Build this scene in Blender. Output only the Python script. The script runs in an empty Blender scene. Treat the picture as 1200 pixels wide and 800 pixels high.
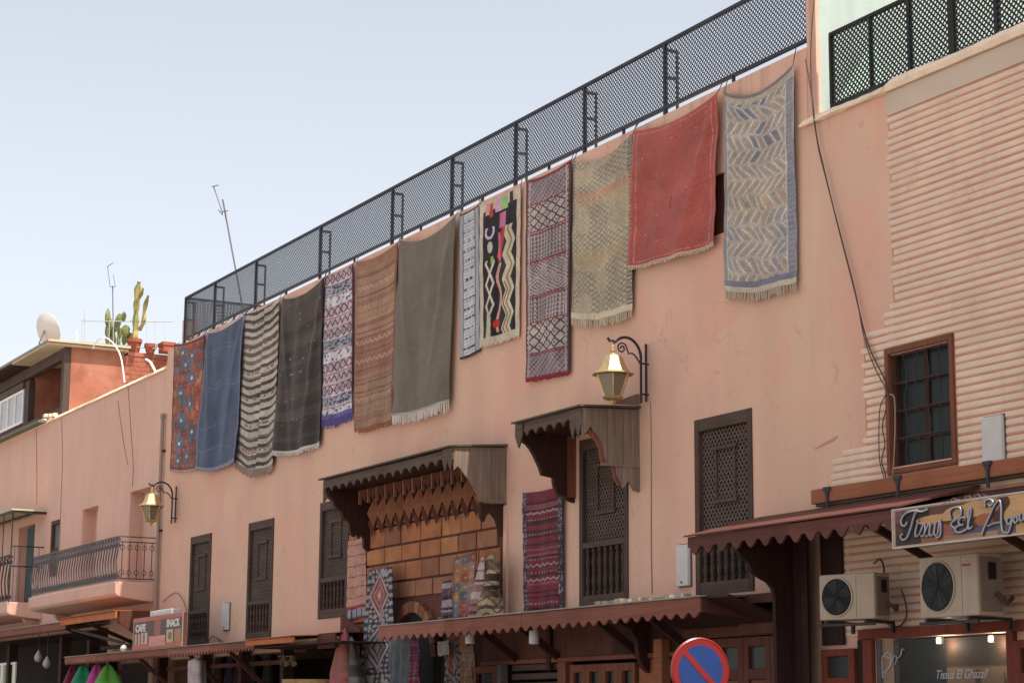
import bpy, math, random
import numpy as np
from mathutils import Vector, Matrix
random.seed(7); np.random.seed(7)
S = bpy.context.scene
# ---------------------------------------------------------------- camera
CAM_F, CAM_P, CAM_H, CAM_R = 2391.76, 0.18556836, 1.07916108, 0.00665988
CAM = Vector((0.0, -18.0, 1.65))
_F = Vector((-math.sin(CAM_H)*math.cos(CAM_P), math.cos(CAM_H)*math.cos(CAM_P), math.sin(CAM_P)))
_r = Vector((math.cos(CAM_H), math.sin(CAM_H), 0)); _u = _r.cross(_F)
_X = math.cos(CAM_R)*_r + math.sin(CAM_R)*_u
_U = -math.sin(CAM_R)*_r + math.cos(CAM_R)*_u
cd = bpy.data.cameras.new('camera'); cam = bpy.data.objects.new('camera', cd)
S.collection.objects.link(cam); S.camera = cam
cd.sensor_width = 36; cd.lens = 36*CAM_F/1200; cd.clip_end = 5000
cam.matrix_world = Matrix(((_X.x,_U.x,-_F.x,CAM.x),(_X.y,_U.y,-_F.y,CAM.y),(_X.z,_U.z,-_F.z,CAM.z),(0,0,0,1)))
# ---------------------------------------------------------------- light
SUN = Vector((0.42, 0.114, 0.90)).normalized()
wd = bpy.data.worlds.new('World'); S.world = wd; wd.use_nodes = True
nt = wd.node_tree; bg = nt.nodes['Background']
sk = nt.nodes.new('ShaderNodeTexSky'); sk.sky_type = 'NISHITA'; sk.sun_disc = False
sk.sun_elevation = math.asin(SUN.z); sk.sun_rotation = math.atan2(SUN.x, SUN.y)
sk.air_density = 1.0; sk.dust_density = 3.6; sk.ozone_density = 1.6; sk.altitude = 400
hs = nt.nodes.new('ShaderNodeHueSaturation'); hs.inputs['Saturation'].default_value = .33; hs.inputs['Value'].default_value = 1.06
nt.links.new(sk.outputs[0], hs.inputs['Color']); nt.links.new(hs.outputs[0], bg.inputs[0]); bg.inputs[1].default_value = 0.15
ld = bpy.data.lights.new('sun', 'SUN'); ld.energy = 5.0; ld.angle = math.radians(0.53); ld.color = (1.0, .94, .84)
lo = bpy.data.objects.new('sun', ld); S.collection.objects.link(lo)
lo.rotation_euler = (-SUN).to_track_quat('-Z', 'Y').to_euler()
S.view_settings.view_transform = 'Standard'; S.view_settings.look = 'None'
S.view_settings.exposure = 0.55; S.view_settings.gamma = 1.0
S.render.resolution_x = 1024; S.render.resolution_y = 682
# ---------------------------------------------------------------- helpers
COL = S.collection
def P(px, py, out=0.0):
    """point of the photograph on a plane parallel to the facade, `out` metres in front of it"""
    d = _F + _X*((px-600)/CAM_F) + _U*((400-py)/CAM_F)
    return CAM + d*((-out-CAM.y)/d.y)
def srgb(c, k=0.92):
    r = []
    for v in c[:3]:
        v = v/255.0
        r.append((v/12.92 if v <= .04045 else ((v+.055)/1.055)**2.4)*k)
    return tuple(r)
class MB:
    def __init__(s): s.v = []; s.f = []
    def add(s, vs, fs):
        n = len(s.v); s.v += [tuple(v) for v in vs]; s.f += [tuple(i+n for i in f) for f in fs]; return s
    def box(s, x0, x1, y0, y1, z0, z1):
        return s.add([(x0,y0,z0),(x1,y0,z0),(x1,y1,z0),(x0,y1,z0),(x0,y0,z1),(x1,y0,z1),(x1,y1,z1),(x0,y1,z1)],
              [(0,3,2,1),(4,5,6,7),(0,1,5,4),(1,2,6,5),(2,3,7,6),(3,0,4,7)])
    def bar(s, p, q, w, h, up=(0,0,1)):
        p = Vector(p); q = Vector(q); d = (q-p).normalized(); up = Vector(up)
        a = d.cross(up)
        if a.length < 1e-4: a = d.cross(Vector((1,0,0)))
        a.normalize(); b = a.cross(d).normalized(); a = a*w/2; b = b*h/2
        return s.add([p-a-b,p+a-b,p+a+b,p-a+b,q-a-b,q+a-b,q+a+b,q-a+b],
              [(0,3,2,1),(4,5,6,7),(0,1,5,4),(1,2,6,5),(2,3,7,6),(3,0,4,7)])
    def tube(s, pts, r, seg=8, cap=True):
        pts = [Vector(p) for p in pts]; n = len(pts); rr = r if hasattr(r, '__len__') else [r]*n
        t0 = (pts[1]-pts[0]).normalized(); a = t0.cross(Vector((0.13,0.21,1)) if abs(t0.z) < .9 else Vector((1,.1,.1))).normalized()
        vs = []; 
        for i in range(n):
            t = (pts[min(i+1,n-1)]-pts[max(i-1,0)]).normalized()
            a = (a - t*a.dot(t)).normalized(); b = t.cross(a)
            for k in range(seg):
                an = 2*math.pi*k/seg; vs.append(pts[i]+(a*math.cos(an)+b*math.sin(an))*rr[i])
        fs = [(i*seg+k, i*seg+(k+1)%seg, (i+1)*seg+(k+1)%seg, (i+1)*seg+k) for i in range(n-1) for k in range(seg)]
        if cap: fs += [tuple(range(seg))[::-1], tuple((n-1)*seg+k for k in range(seg))]
        return s.add(vs, fs)
    def prism_xz(s, poly, y0, y1):     # polygon in x,z extruded in y
        n = len(poly); vs = [(x,y0,z) for x,z in poly]+[(x,y1,z) for x,z in poly]
        return s.add(vs, [tuple(range(n)), tuple(range(2*n-1,n-1,-1))]+[(i,i+n,(i+1)%n+n,(i+1)%n) for i in range(n)])
    def prism_yz(s, poly, x0, x1):
        n = len(poly); vs = [(x0,y,z) for y,z in poly]+[(x1,y,z) for y,z in poly]
        return s.add(vs, [tuple(range(n)), tuple(range(2*n-1,n-1,-1))]+[(i,i+n,(i+1)%n+n,(i+1)%n) for i in range(n)])
    def lathe(s, prof, c, seg=16, ax=None, cap=True):   # prof [(r,h)], axis direction ax from c
        ax = Vector(ax or (0,0,1)).normalized(); c = Vector(c)
        a = ax.cross(Vector((0,0,1)) if abs(ax.z) < .9 else Vector((1,0,0))).normalized(); b = ax.cross(a)
        vs = [c+ax*h+(a*math.cos(2*math.pi*k/seg)+b*math.sin(2*math.pi*k/seg))*r for r,h in prof for k in range(seg)]
        n = len(prof)
        fs = [(i*seg+k, i*seg+(k+1)%seg, (i+1)*seg+(k+1)%seg, (i+1)*seg+k) for i in range(n-1) for k in range(seg)]
        if cap: fs += [tuple(range(seg))[::-1], tuple((n-1)*seg+k for k in range(seg))]
        return s.add(vs, fs)
    def build(s, name, mat, parent=None, smooth=False, bevel=0, origin=None, kind=None):
        me = bpy.data.meshes.new(name)
        if parent is not None: off = parent.matrix_basis.translation + (parent.parent.matrix_basis.translation if parent.parent else Vector((0,0,0)))
        else:
            if origin is None:
                xs = [v[0] for v in s.v]; ys = [v[1] for v in s.v]; zs = [v[2] for v in s.v]
                origin = ((min(xs)+max(xs))/2, (min(ys)+max(ys))/2, min(zs))
            off = Vector(origin)
        if parent is not None and parent.type == 'MESH': 
            pass
        me.from_pydata([(v[0]-off[0], v[1]-off[1], v[2]-off[2]) for v in s.v], [], s.f)
        me.materials.append(mat)
        import bmesh
        bm = bmesh.new(); bm.from_mesh(me); bmesh.ops.recalc_face_normals(bm, faces=bm.faces); bm.to_mesh(me); bm.free()
        if smooth:
            me.polygons.foreach_set('use_smooth', [True]*len(me.polygons))
            try: me.set_sharp_from_angle(angle=math.radians(40))
            except Exception: pass
        o = bpy.data.objects.new(name, me); COL.objects.link(o)
        if parent is not None: o.parent = parent
        else: o.location = off
        if bevel:
            m = o.modifiers.new('bevel', 'BEVEL'); m.width = bevel; m.segments = 2; m.limit_method = 'ANGLE'
        if kind: o['kind'] = kind
        return o
def tag(o, label=None, cat=None, group=None, kind=None):
    if label: o['label'] = label
    if cat: o['category'] = cat
    if group: o['group'] = group
    if kind: o['kind'] = kind
    return o
def empty(name, loc, label=None, cat=None, group=None, kind=None):
    o = bpy.data.objects.new(name, None); COL.objects.link(o); o.location = loc; o.empty_display_size = .2
    return tag(o, label, cat, group, kind)
def inst(src, parent=None, loc=None):
    c = src.copy(); COL.objects.link(c)
    if parent is not None: c.parent = parent
    if loc is not None: c.location = loc
    return c
def rect(x0, x1, z0, z1, y0, y1): return MB().box(x0, x1, min(y0,y1), max(y0,y1), z0, z1)
def lattice(mb, x0, x1, z0, z1, y, pitch, w, t, slope=1.0, gap=None):
    """two layers of diagonal slats clipped to a rectangle in the x,z plane"""
    W_, H_ = x1-x0, z1-z0
    for sgn, yy in ((1, y), (-1, y+(t if gap is None else gap))):
        c = -H_/slope
        while c < W_:
            # line: x = c + (z)/slope  from z=0..H
            a0, a1 = max(0, -c), min(H_/slope, W_-c)
            if a1-a0 > pitch*.2:
                p = (c+a0, a0*slope); q = (c+a1, a1*slope)
                if sgn < 0: p = (W_-p[0], p[1]); q = (W_-q[0], q[1])
                mb.bar((x0+p[0], yy, z0+p[1]), (x0+q[0], yy, z0+q[1]), t, w, up=(0,1,0)) if False else mb.bar((x0+p[0], yy, z0+p[1]), (x0+q[0], yy, z0+q[1]), w, t, up=(0,1,0))
            c += pitch
    return mb
def wall_sheet(mb, xs, zs, holes, y, thick):
    """thick wall in the x,z plane with rectangular openings"""
    X = sorted(set([xs[0], xs[1]]+[h[0] for h in holes]+[h[1] for h in holes]))
    Z = sorted(set([zs[0], zs[1]]+[h[2] for h in holes]+[h[3] for h in holes]))
    hole = lambda cx, cz: any(h[0] < cx < h[1] and h[2] < cz < h[3] for h in holes)
    vid = {}
    def V(x, yy, z):
        k = (x, yy, z)
        if k not in vid: vid[k] = len(mb.v); mb.v.append(k)
        return vid[k]
    nx, nz = len(X)-1, len(Z)-1
    solid = [[not hole((X[i]+X[i+1])/2, (Z[j]+Z[j+1])/2) for j in range(nz)] for i in range(nx)]
    y0, y1 = y, y+thick
    for i in range(nx):
        for j in range(nz):
            if not solid[i][j]: continue
            a, b, c, d = X[i], X[i+1], Z[j], Z[j+1]
            mb.f.append((V(a,y0,c), V(b,y0,c), V(b,y0,d), V(a,y0,d)))
            mb.f.append((V(a,y1,c), V(a,y1,d), V(b,y1,d), V(b,y1,c)))
            if i == 0 or not solid[i-1][j]: mb.f.append((V(a,y0,c), V(a,y0,d), V(a,y1,d), V(a,y1,c)))
            if i == nx-1 or not solid[i+1][j]: mb.f.append((V(b,y0,c), V(b,y1,c), V(b,y1,d), V(b,y0,d)))
            if j == 0 or not solid[i][j-1]: mb.f.append((V(a,y0,c), V(a,y1,c), V(b,y1,c), V(b,y0,c)))
            if j == nz-1 or not solid[i][j+1]: mb.f.append((V(a,y0,d), V(b,y0,d), V(b,y1,d), V(a,y1,d)))
    return mb
# ---------------------------------------------------------------- materials
def pbr(name, col, var=.12, scale=2.0, rough=.85, bump=.15, bscale=30, metal=0, streak=0, aged=0, tint=None, tscale=.4, tamt=.5, emit=0, stain=None, spec=.3):
    m = bpy.data.materials.new(name); m.use_nodes = True; n = m.node_tree; L = n.links; b = n.nodes['Principled BSDF']
    g = n.nodes.new('ShaderNodeNewGeometry')
    def noise(sc, det=4, vec=None, rg=.55):
        t = n.nodes.new('ShaderNodeTexNoise'); t.inputs['Scale'].default_value = sc; t.inputs['Detail'].default_value = det
        t.inputs['Roughness'].default_value = rg; L.new(vec or g.outputs['Position'], t.inputs['Vector']); return t.outputs['Fac']
    def ramp(fac, a, b_, lo=.3, hi=.7):
        r = n.nodes.new('ShaderNodeMapRange'); r.inputs[1].default_value = lo; r.inputs[2].default_value = hi
        r.inputs[3].default_value = a; r.inputs[4].default_value = b_; L.new(fac, r.inputs[0]); return r.outputs[0]
    def mix(fac, a, bb, mode='MIX'):
        x = n.nodes.new('ShaderNodeMix'); x.data_type = 'RGBA'; x.blend_type = mode
        for inp, v in ((x.inputs[0], fac), (x.inputs[6], a), (x.inputs[7], bb)):
            if hasattr(v, 'links'): L.new(v, inp)
            elif isinstance(v, (int, float)): inp.default_value = v
            else: inp.default_value = (*v, 1)
        return x.outputs[2]
    c = mix(ramp(noise(scale), 0, 1), tuple(x*(1-var) for x in col), tuple(min(1, x*(1+var)) for x in col))
    if tint is not None: c = mix(ramp(noise(tscale, 3), 0, tamt, .42, .62), c, tint)
    c = mix(ramp(noise(scale*9, 3), 0, .5*var+.02), c, tuple(x*.62 for x in col))
    if streak:
        mp = n.nodes.new('ShaderNodeMapping'); mp.inputs['Scale'].default_value = (5, 5, .32); L.new(g.outputs['Position'], mp.inputs[0])
        c = mix(ramp(noise(1.0, 4, mp.outputs[0]), 0, streak, .52, .75), c, tuple(x*.6 for x in col))
    if stain is not None: c = mix(ramp(noise(stain[1], 5, rg=.65), 0, stain[2], .6, .7), c, stain[0])
    if aged:
        # repainted patches with firmer edges, long soft vertical bands, hairline cracks
        mp = n.nodes.new('ShaderNodeMapping'); mp.inputs['Scale'].default_value = (.9, .9, .16); L.new(g.outputs['Position'], mp.inputs[0])
        c = mix(ramp(noise(1.0, 3, mp.outputs[0]), 0, .5*aged, .45, .65), c, tuple(x*.86 for x in col))
        c = mix(ramp(noise(.55, 2), 0, .5*aged, .56, .60), c, (col[0]*1.02, col[1]*.88, col[2]*.86))
        c = mix(ramp(noise(2.6, 6, rg=.7), 0, .75*aged, .60, .66), c, (col[0]*.86, col[1]*.80, col[2]*.78))
        v = n.nodes.new('ShaderNodeTexVoronoi'); v.feature = 'DISTANCE_TO_EDGE'; v.inputs['Scale'].default_value = .42
        dn = n.nodes.new('ShaderNodeTexNoise'); dn.inputs['Scale'].default_value = 1.7; dn.inputs['Detail'].default_value = 6; L.new(g.outputs['Position'], dn.inputs['Vector'])
        va = n.nodes.new('ShaderNodeVectorMath'); va.operation = 'MULTIPLY_ADD'; va.inputs[1].default_value = (1.1,1.1,1.1); L.new(dn.outputs['Color'], va.inputs[0]); L.new(g.outputs['Position'], va.inputs[2]); L.new(va.outputs[0], v.inputs['Vector'])
        cr = ramp(v.outputs['Distance'], 1, 0, .002, .010); mk = ramp(noise(.7, 3), 0, 1, .50, .58)
        mm = n.nodes.new('ShaderNodeMath'); mm.operation = 'MULTIPLY'; L.new(cr, mm.inputs[0]); L.new(mk, mm.inputs[1])
        m2 = n.nodes.new('ShaderNodeMath'); m2.operation = 'MULTIPLY'; L.new(mm.outputs[0], m2.inputs[0]); m2.inputs[1].default_value = .2*aged
        c = mix(m2.outputs[0], c, tuple(x*.45 for x in col))
        # drip marks just below the wall top, as run-off leaves them
        sx = n.nodes.new('ShaderNodeSeparateXYZ'); L.new(g.outputs['Position'], sx.inputs[0])
        mp2 = n.nodes.new('ShaderNodeMapping'); mp2.inputs['Scale'].default_value = (4.5, 1, .12); L.new(g.outputs['Position'], mp2.inputs[0])
        dr = ramp(noise(1.0, 4, mp2.outputs[0]), 0, 1, .54, .70); zt = ramp(sx.outputs['Z'], 0, .65*aged, 10.0, 11.8)
        m3 = n.nodes.new('ShaderNodeMath'); m3.operation = 'MULTIPLY'; L.new(dr, m3.inputs[0]); L.new(zt, m3.inputs[1]); c = mix(m3.outputs[0], c, tuple(x*.6 for x in col))
    L.new(c, b.inputs['Base Color'])
    b.inputs['Roughness'].default_value = rough; b.inputs['Metallic'].default_value = metal
    if 'Specular IOR Level' in b.inputs: b.inputs['Specular IOR Level'].default_value = spec
    if bump:
        bp = n.nodes.new('ShaderNodeBump'); bp.inputs['Strength'].default_value = bump; bp.inputs['Distance'].default_value = .02
        L.new(noise(bscale, 6), bp.inputs['Height']); L.new(bp.outputs[0], b.inputs['Normal'])
    if emit: b.inputs['Emission Color'].default_value = (*col, 1); b.inputs['Emission Strength'].default_value = emit
    return m
def wood(name, col, var=.35, along='z', rough=.75, grain=1.0):
    m = bpy.data.materials.new(name); m.use_nodes = True; n = m.node_tree; L = n.links; b = n.nodes['Principled BSDF']
    g = n.nodes.new('ShaderNodeNewGeometry'); mp = n.nodes.new('ShaderNodeMapping')
    mp.inputs['Scale'].default_value = {'z': (22, 22, 1.2), 'x': (1.2, 22, 22), 'y': (22, 1.2, 22)}[along]
    L.new(g.outputs['Position'], mp.inputs[0])
    t = n.nodes.new('ShaderNodeTexNoise'); t.inputs['Scale'].default_value = 1.0*grain; t.inputs['Detail'].default_value = 5; L.new(mp.outputs[0], t.inputs['Vector'])
    t2 = n.nodes.new('ShaderNodeTexNoise'); t2.inputs['Scale'].default_value = 1.6; t2.inputs['Detail'].default_value = 4; L.new(g.outputs['Position'], t2.inputs['Vector'])
    r = n.nodes.new('ShaderNodeMix'); r.data_type = 'RGBA'; r.inputs[6].default_value = (*[x*(1-var) for x in col], 1); r.inputs[7].default_value = (*[x*(1+var) for x in col], 1)
    mr = n.nodes.new('ShaderNodeMapRange'); mr.inputs[1].default_value = .3; mr.inputs[2].default_value = .7; L.new(t.outputs['Fac'], mr.inputs[0]); L.new(mr.outputs[0], r.inputs[0])
    r2 = n.nodes.new('ShaderNodeMix'); r2.data_type = 'RGBA'; mr2 = n.nodes.new('ShaderNodeMapRange'); mr2.inputs[1].default_value = .45; mr2.inputs[2].default_value = .7; mr2.inputs[4].default_value = .5
    L.new(t2.outputs['Fac'], mr2.inputs[0]); L.new(mr2.outputs[0], r2.inputs[0]); L.new(r.outputs[2], r2.inputs[6]); r2.inputs[7].default_value = (*[x*.6 for x in col], 1)
    L.new(r2.outputs[2], b.inputs['Base Color']); b.inputs['Roughness'].default_value = rough; b.inputs['Specular IOR Level'].default_value = .25
    bp = n.nodes.new('ShaderNodeBump'); bp.inputs['Strength'].default_value = .3; bp.inputs['Distance'].default_value = .01
    L.new(t.outputs['Fac'], bp.inputs['Height']); L.new(bp.outputs[0], b.inputs['Normal'])
    return m
def glassy(name, col, rough=.12, spec=.6):
    m = bpy.data.materials.new(name); m.use_nodes = True; b = m.node_tree.nodes['Principled BSDF']
    b.inputs['Base Color'].default_value = (*col, 1); b.inputs['Roughness'].default_value = rough; b.inputs['Specular IOR Level'].default_value = spec
    return m
M = {}
M['wall'] = pbr('pink_plaster', srgb((182,145,127),1.36), .07, .8, tint=srgb((179,150,127),1.36), tscale=.35, tamt=.7, bump=.25, bscale=14, streak=.10, aged=1.0)
M['wall_left'] = pbr('rose_plaster', srgb((180,146,131),1.34), .06, .8, tint=srgb((175,140,124),1.34), tscale=.25, tamt=.6, bump=.2, bscale=14, streak=.22, aged=.8)
M['wall_right'] = pbr('salmon_plaster', srgb((181,137,116),1.04), .07, .7, tint=srgb((184,146,120),1.04), tscale=.3, tamt=.6, bump=.25, bscale=14, streak=.12, stain=(srgb((172,118,100)), .8, .45))
M['coping'] = pbr('cream_coping', srgb((232,208,182), .95), .10, 3, bump=.5, bscale=9, stain=(srgb((120,95,75)), 4, .6))
M['band'] = pbr('cream_band_plaster', srgb((186,165,147),1.34), .10, 1.2, bump=.35, bscale=16, streak=.22, stain=(srgb((168,132,110)), 1.4, .5))
M['groove'] = pbr('terracotta_groove', srgb((172,122,100),1.24), .15, 2, bump=.2)
M['greyband'] = pbr('grey_plaster', srgb((178,161,144),1.18), .05, 1, bump=.15)
M['mint'] = pbr('mint_plaster', (.37,.44,.40), .05, 1, bump=.1, streak=.25, aged=.5)
M['red_wall'] = pbr('terracotta_render', srgb((190,118,92), .66), .2, 1.6, bump=.9, bscale=5, tint=srgb((206,150,124), .66), tscale=.8, stain=(srgb((170,96,72),.6),1.3,.5))
M['brick_red'] = pbr('painted_brick', srgb((188,112,86), .62), .22, 5, bump=.9, bscale=16)
M['mesh_iron'] = pbr('dark_painted_iron', (.030,.032,.042), .2, 3, rough=.6, bump=.05)
M['mesh_iron_black'] = pbr('black_iron', (.012,.013,.014), .2, 3, rough=.6, bump=.05)
M['iron'] = pbr('wrought_iron', (.032,.026,.026), .3, 8, rough=.6, bump=.1)
M['iron_grey'] = pbr('grey_iron', srgb((96,90,92)), .25, 8, rough=.55, bump=.1)
M['shutter'] = wood('dark_brown_shutter_wood', srgb((78,60,52)), .22)
M['shutter_x'] = wood('dark_brown_shutter_rail', srgb((82,65,57)), .22, 'x')
M['slats'] = wood('shutter_lattice_wood', srgb((98,84,75)), .2, 'x')
M['shutter_in'] = pbr('shutter_back', srgb((40,32,30)), .15, 3, bump=0)
M['weathered'] = wood('weathered_grey_wood', srgb((126,107,93)), .32)
M['weathered_x'] = wood('weathered_grey_fascia', srgb((92,76,66)), .28, 'x')
M['brown'] = wood('stained_brown_wood', srgb((96,56,42)), .3)
M['partition'] = wood('shade_dark_wood', srgb((50,28,24)), .25)  # darker copy of the stained wood, awning shade put into its colour
M['frame_brown'] = wood('window_frame_wood', srgb((118,72,52)), .2)
M['rail_white'] = pbr('dull_white_paint', (.42,.40,.38), .1, 5, rough=.6, bump=.05)
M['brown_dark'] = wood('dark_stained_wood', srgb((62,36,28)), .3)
M['orange_wood'] = wood('orange_stained_wood', srgb((124,74,54)), .25)
M['muq'] = wood('carved_cedar', srgb((140,90,66),1.1), .25)
M['awning'] = wood('red_brown_fascia', srgb((130,78,62)), .18, 'x')
M['awning_dark'] = wood('maroon_fascia', srgb((92,52,44)), .14, 'x')
M['awning2'] = wood('red_brown_fascia_worn', srgb((146,92,76)), .2, 'x')
M['maroon2'] = wood('maroon_fascia_worn', srgb((104,60,50)), .2, 'x')
M['beam'] = wood('orange_painted_beam', srgb((152,92,64)), .12, 'x')
M['beam_lit'] = wood('sunlit_orange_beam', srgb((200,118,70), .8), .12, 'x')  # brighter copy of the orange beam, sunlight put into its colour
M['roof_sheet'] = pbr('dusty_roof_sheet', srgb((150,140,128)), .2, 4, bump=.3)
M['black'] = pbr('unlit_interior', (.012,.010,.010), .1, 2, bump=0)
M['interior'] = pbr('shaded_brown_interior', (.022,.013,.010), .3, 2, bump=0)  # near-black so the deep shade of the interiors is in the colour
M['gold'] = pbr('brass', (.58,.42,.21), .15, 8, rough=.42, metal=.8, bump=.05)
M['lamp_glass'] = glassy('lamp_glass', (.17,.14,.10), .2)
M['white_box'] = pbr('white_plastic', srgb((196,192,188)), .05, 5, rough=.5, bump=.03, stain=(srgb((150,140,130)), 6, .4))
M['ac'] = pbr('ivory_enamel', srgb((176,156,136)), .08, 3, rough=.5, bump=.03, streak=.3)
M['ac_side'] = pbr('shaded_side_enamel', srgb((128,112,98)), .08, 3, rough=.55, bump=.03)  # casing enamel darkened, the shade of the side is in its colour
M['glass_dark'] = glassy('dark_glass', (.012,.014,.014), .2, .2)
M['glass_win'] = glassy('window_glass', (.028,.034,.034), .3, .2)
M['ground'] = pbr('sunlit_paving', (.42,.36,.31), .1, .3, bump=.3)
M['bounce_strip'] = pbr('bounce_cut_asphalt', (.075,.068,.062), .2, 1, bump=.4)
M['pave'] = pbr('dark_stone_paving', (.12,.10,.09), .2, 1, bump=.4)  # unseen paving, toned dark to cut light bounced under the awnings
M['pipe'] = pbr('grey_pipe', srgb((150,126,114)), .1, 3, rough=.6, bump=.05)
M['wire'] = pbr('black_cable', (.075,.05,.04), .1, 3, rough=.7, bump=0)
M['white_paint'] = pbr('white_paint', (.78,.76,.72), .05, 5, rough=.5, bump=.05)
M['dish'] = pbr('dish_enamel', (.62,.60,.55), .05, 3, rough=.5, bump=.02)
M['terracotta'] = pbr('terracotta_pot', srgb((180,100,75), .7), .15, 8, bump=.1)
M['cactus'] = pbr('cactus_skin', (.13,.18,.06), .3, 9, rough=.6, bump=.2, tint=(.36,.30,.10), tscale=4, tamt=.7)
M['cactus_col'] = pbr('column_cactus_skin', (.22,.23,.08), .3, 9, rough=.6, bump=.2, tint=(.5,.38,.14), tscale=3, tamt=.9)
M['yellow_roof'] = pbr('straw_coloured_soffit', (.50,.41,.27), .1, 3, bump=.2)
def clear(name):
    m = bpy.data.materials.new(name); m.use_nodes = True; n = m.node_tree; n.nodes.remove(n.nodes['Principled BSDF']); o = n.nodes['Material Output']
    t = n.nodes.new('ShaderNodeBsdfTransparent'); t.inputs[0].default_value = (.85,.88,.86,1); g = n.nodes.new('ShaderNodeBsdfGlossy'); g.inputs['Roughness'].default_value = .05
    x = n.nodes.new('ShaderNodeMixShader')
    x.inputs[0].default_value = .025; n.links.new(t.outputs[0], x.inputs[1]); n.links.new(g.outputs[0], x.inputs[2]); n.links.new(x.outputs[0], o.inputs[0]); return m
M['clear'] = clear('clear_shop_glass')
M['green_ledge'] = pbr('grey_green_ledge', srgb((110,112,100)), .15, 4)
M['glass_slate'] = glassy('slate_window_glass', (.022,.028,.028), .35, .15)
def vcol(name, rough=.95, weave=1.0):
    m = bpy.data.materials.new(name); m.use_nodes = True; n = m.node_tree; L = n.links; b = n.nodes['Principled BSDF']
    a = n.nodes.new('ShaderNodeAttribute'); a.attribute_name = 'dye'; g = n.nodes.new('ShaderNodeNewGeometry')
    t = n.nodes.new('ShaderNodeTexNoise'); t.inputs['Scale'].default_value = 45; t.inputs['Detail'].default_value = 4; L.new(g.outputs['Position'], t.inputs['Vector'])
    mr = n.nodes.new('ShaderNodeMapRange'); mr.inputs[1].default_value = .3; mr.inputs[2].default_value = .7; mr.inputs[3].default_value = 1-.3*weave; mr.inputs[4].default_value = 1+.22*weave; L.new(t.outputs['Fac'], mr.inputs[0])
    x = n.nodes.new('ShaderNodeMix'); x.data_type = 'RGBA'; x.blend_type = 'MULTIPLY'; x.inputs[0].default_value = 1; L.new(a.outputs['Color'], x.inputs[6]); L.new(mr.outputs[0], x.inputs[7])
    L.new(x.outputs[2], b.inputs['Base Color']); b.inputs['Roughness'].default_value = rough; b.inputs['Specular IOR Level'].default_value = .1
    if 'Sheen Weight' in b.inputs: b.inputs['Sheen Weight'].default_value = .15
    bp = n.nodes.new('ShaderNodeBump'); bp.inputs['Strength'].default_value = .35; bp.inputs['Distance'].default_value = .01
    L.new(t.outputs['Fac'], bp.inputs['Height']); L.new(bp.outputs[0], b.inputs['Normal'])
    return m
M['rug'] = vcol('woven_wool')
M['print'] = vcol('printed_board', .6, .25)
# ================================================================ setting
g = MB(); g.add([(-900,-900,0),(900,-900,0),(900,900,0),(-900,900,0)], [(0,1,2,3)]).build('ground', M['ground'], kind='structure', origin=(0,0,0))
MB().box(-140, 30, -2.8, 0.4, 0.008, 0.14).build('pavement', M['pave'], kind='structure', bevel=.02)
MB().add([(-140,-11.5,.004),(30,-11.5,.004),(30,-2.8,.004),(-140,-2.8,.004)], [(0,1,2,3)]).build('road', M['bounce_strip'], kind='structure')  # unseen dark strip added to cut light bouncing up under the awnings
XL, XM, XR = -53.95, -24.17, -4.0       # party lines of the three houses
# ---------------------------------------------------------------- main house
main = empty('market_house', ((XL+XM)/2, 0, 0), 'long salmon plaster house in the middle with kilims hung from its parapet', 'building')
SH = [(-51.42,-49.86,3.58,6.45), (-47.2,-45.56,3.60,6.47), (-42.72,-41.1,3.95,6.56), (-31.02,-29.4,3.66,6.6), (-27.33,-25.74,3.68,6.49)]
HOLE = (-27.5,-26.05, 9.42, 10.42)
front = wall_sheet(MB(), (XL, XM), (0.0, 11.84), [(a,b,c,d) for a,b,c,d in SH]+[HOLE, (-44.2,-25.0,0.3,3.45), (-53.4,-44.2,0.3,3.3)], 0.0, 0.35)
front.build('facade', M['wall'], main)
MB().box(XL, XM, 0.36, 12, 10.9, 11.05).build('roof', M['roof_sheet'], main)
MB().box(XL, XL+.25, .36, 12, 0, 10.9).build('side_wall', M['wall'], main)
MB().box(XL, XM, 11.7, 12, 0, 10.9).build('rear_wall', M['wall'], main)
MB().box(-27.499, -26.051, .07, .12, 9.421, 10.419).build('opening_back', M['brown'], main)
# pier between the houses and mint wall behind it
MB().box(XM, -23.94, 0.02, 0.09, 10.5, 16.0).build('pier', M['wall'], main)
MB().box(XL-.02, XL+.3, .4, .75, 11.0, 12.75).build('corner_pier', M['wall_left'], main)
# interior backing behind the ground floor openings
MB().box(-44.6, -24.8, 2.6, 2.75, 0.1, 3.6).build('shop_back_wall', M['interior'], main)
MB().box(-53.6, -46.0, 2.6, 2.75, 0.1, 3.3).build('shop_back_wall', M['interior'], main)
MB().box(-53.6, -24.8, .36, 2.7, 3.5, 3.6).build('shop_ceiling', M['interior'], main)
# low roof hut seen through the mesh
hut = MB().box(-52.5, -48.2, 6.0, 9.0, 11.06, 13.05); tag(hut.build('roof_hut', M['wall_left']), 'low pink masonry hut on the roof behind the mesh fence', 'hut')
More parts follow.
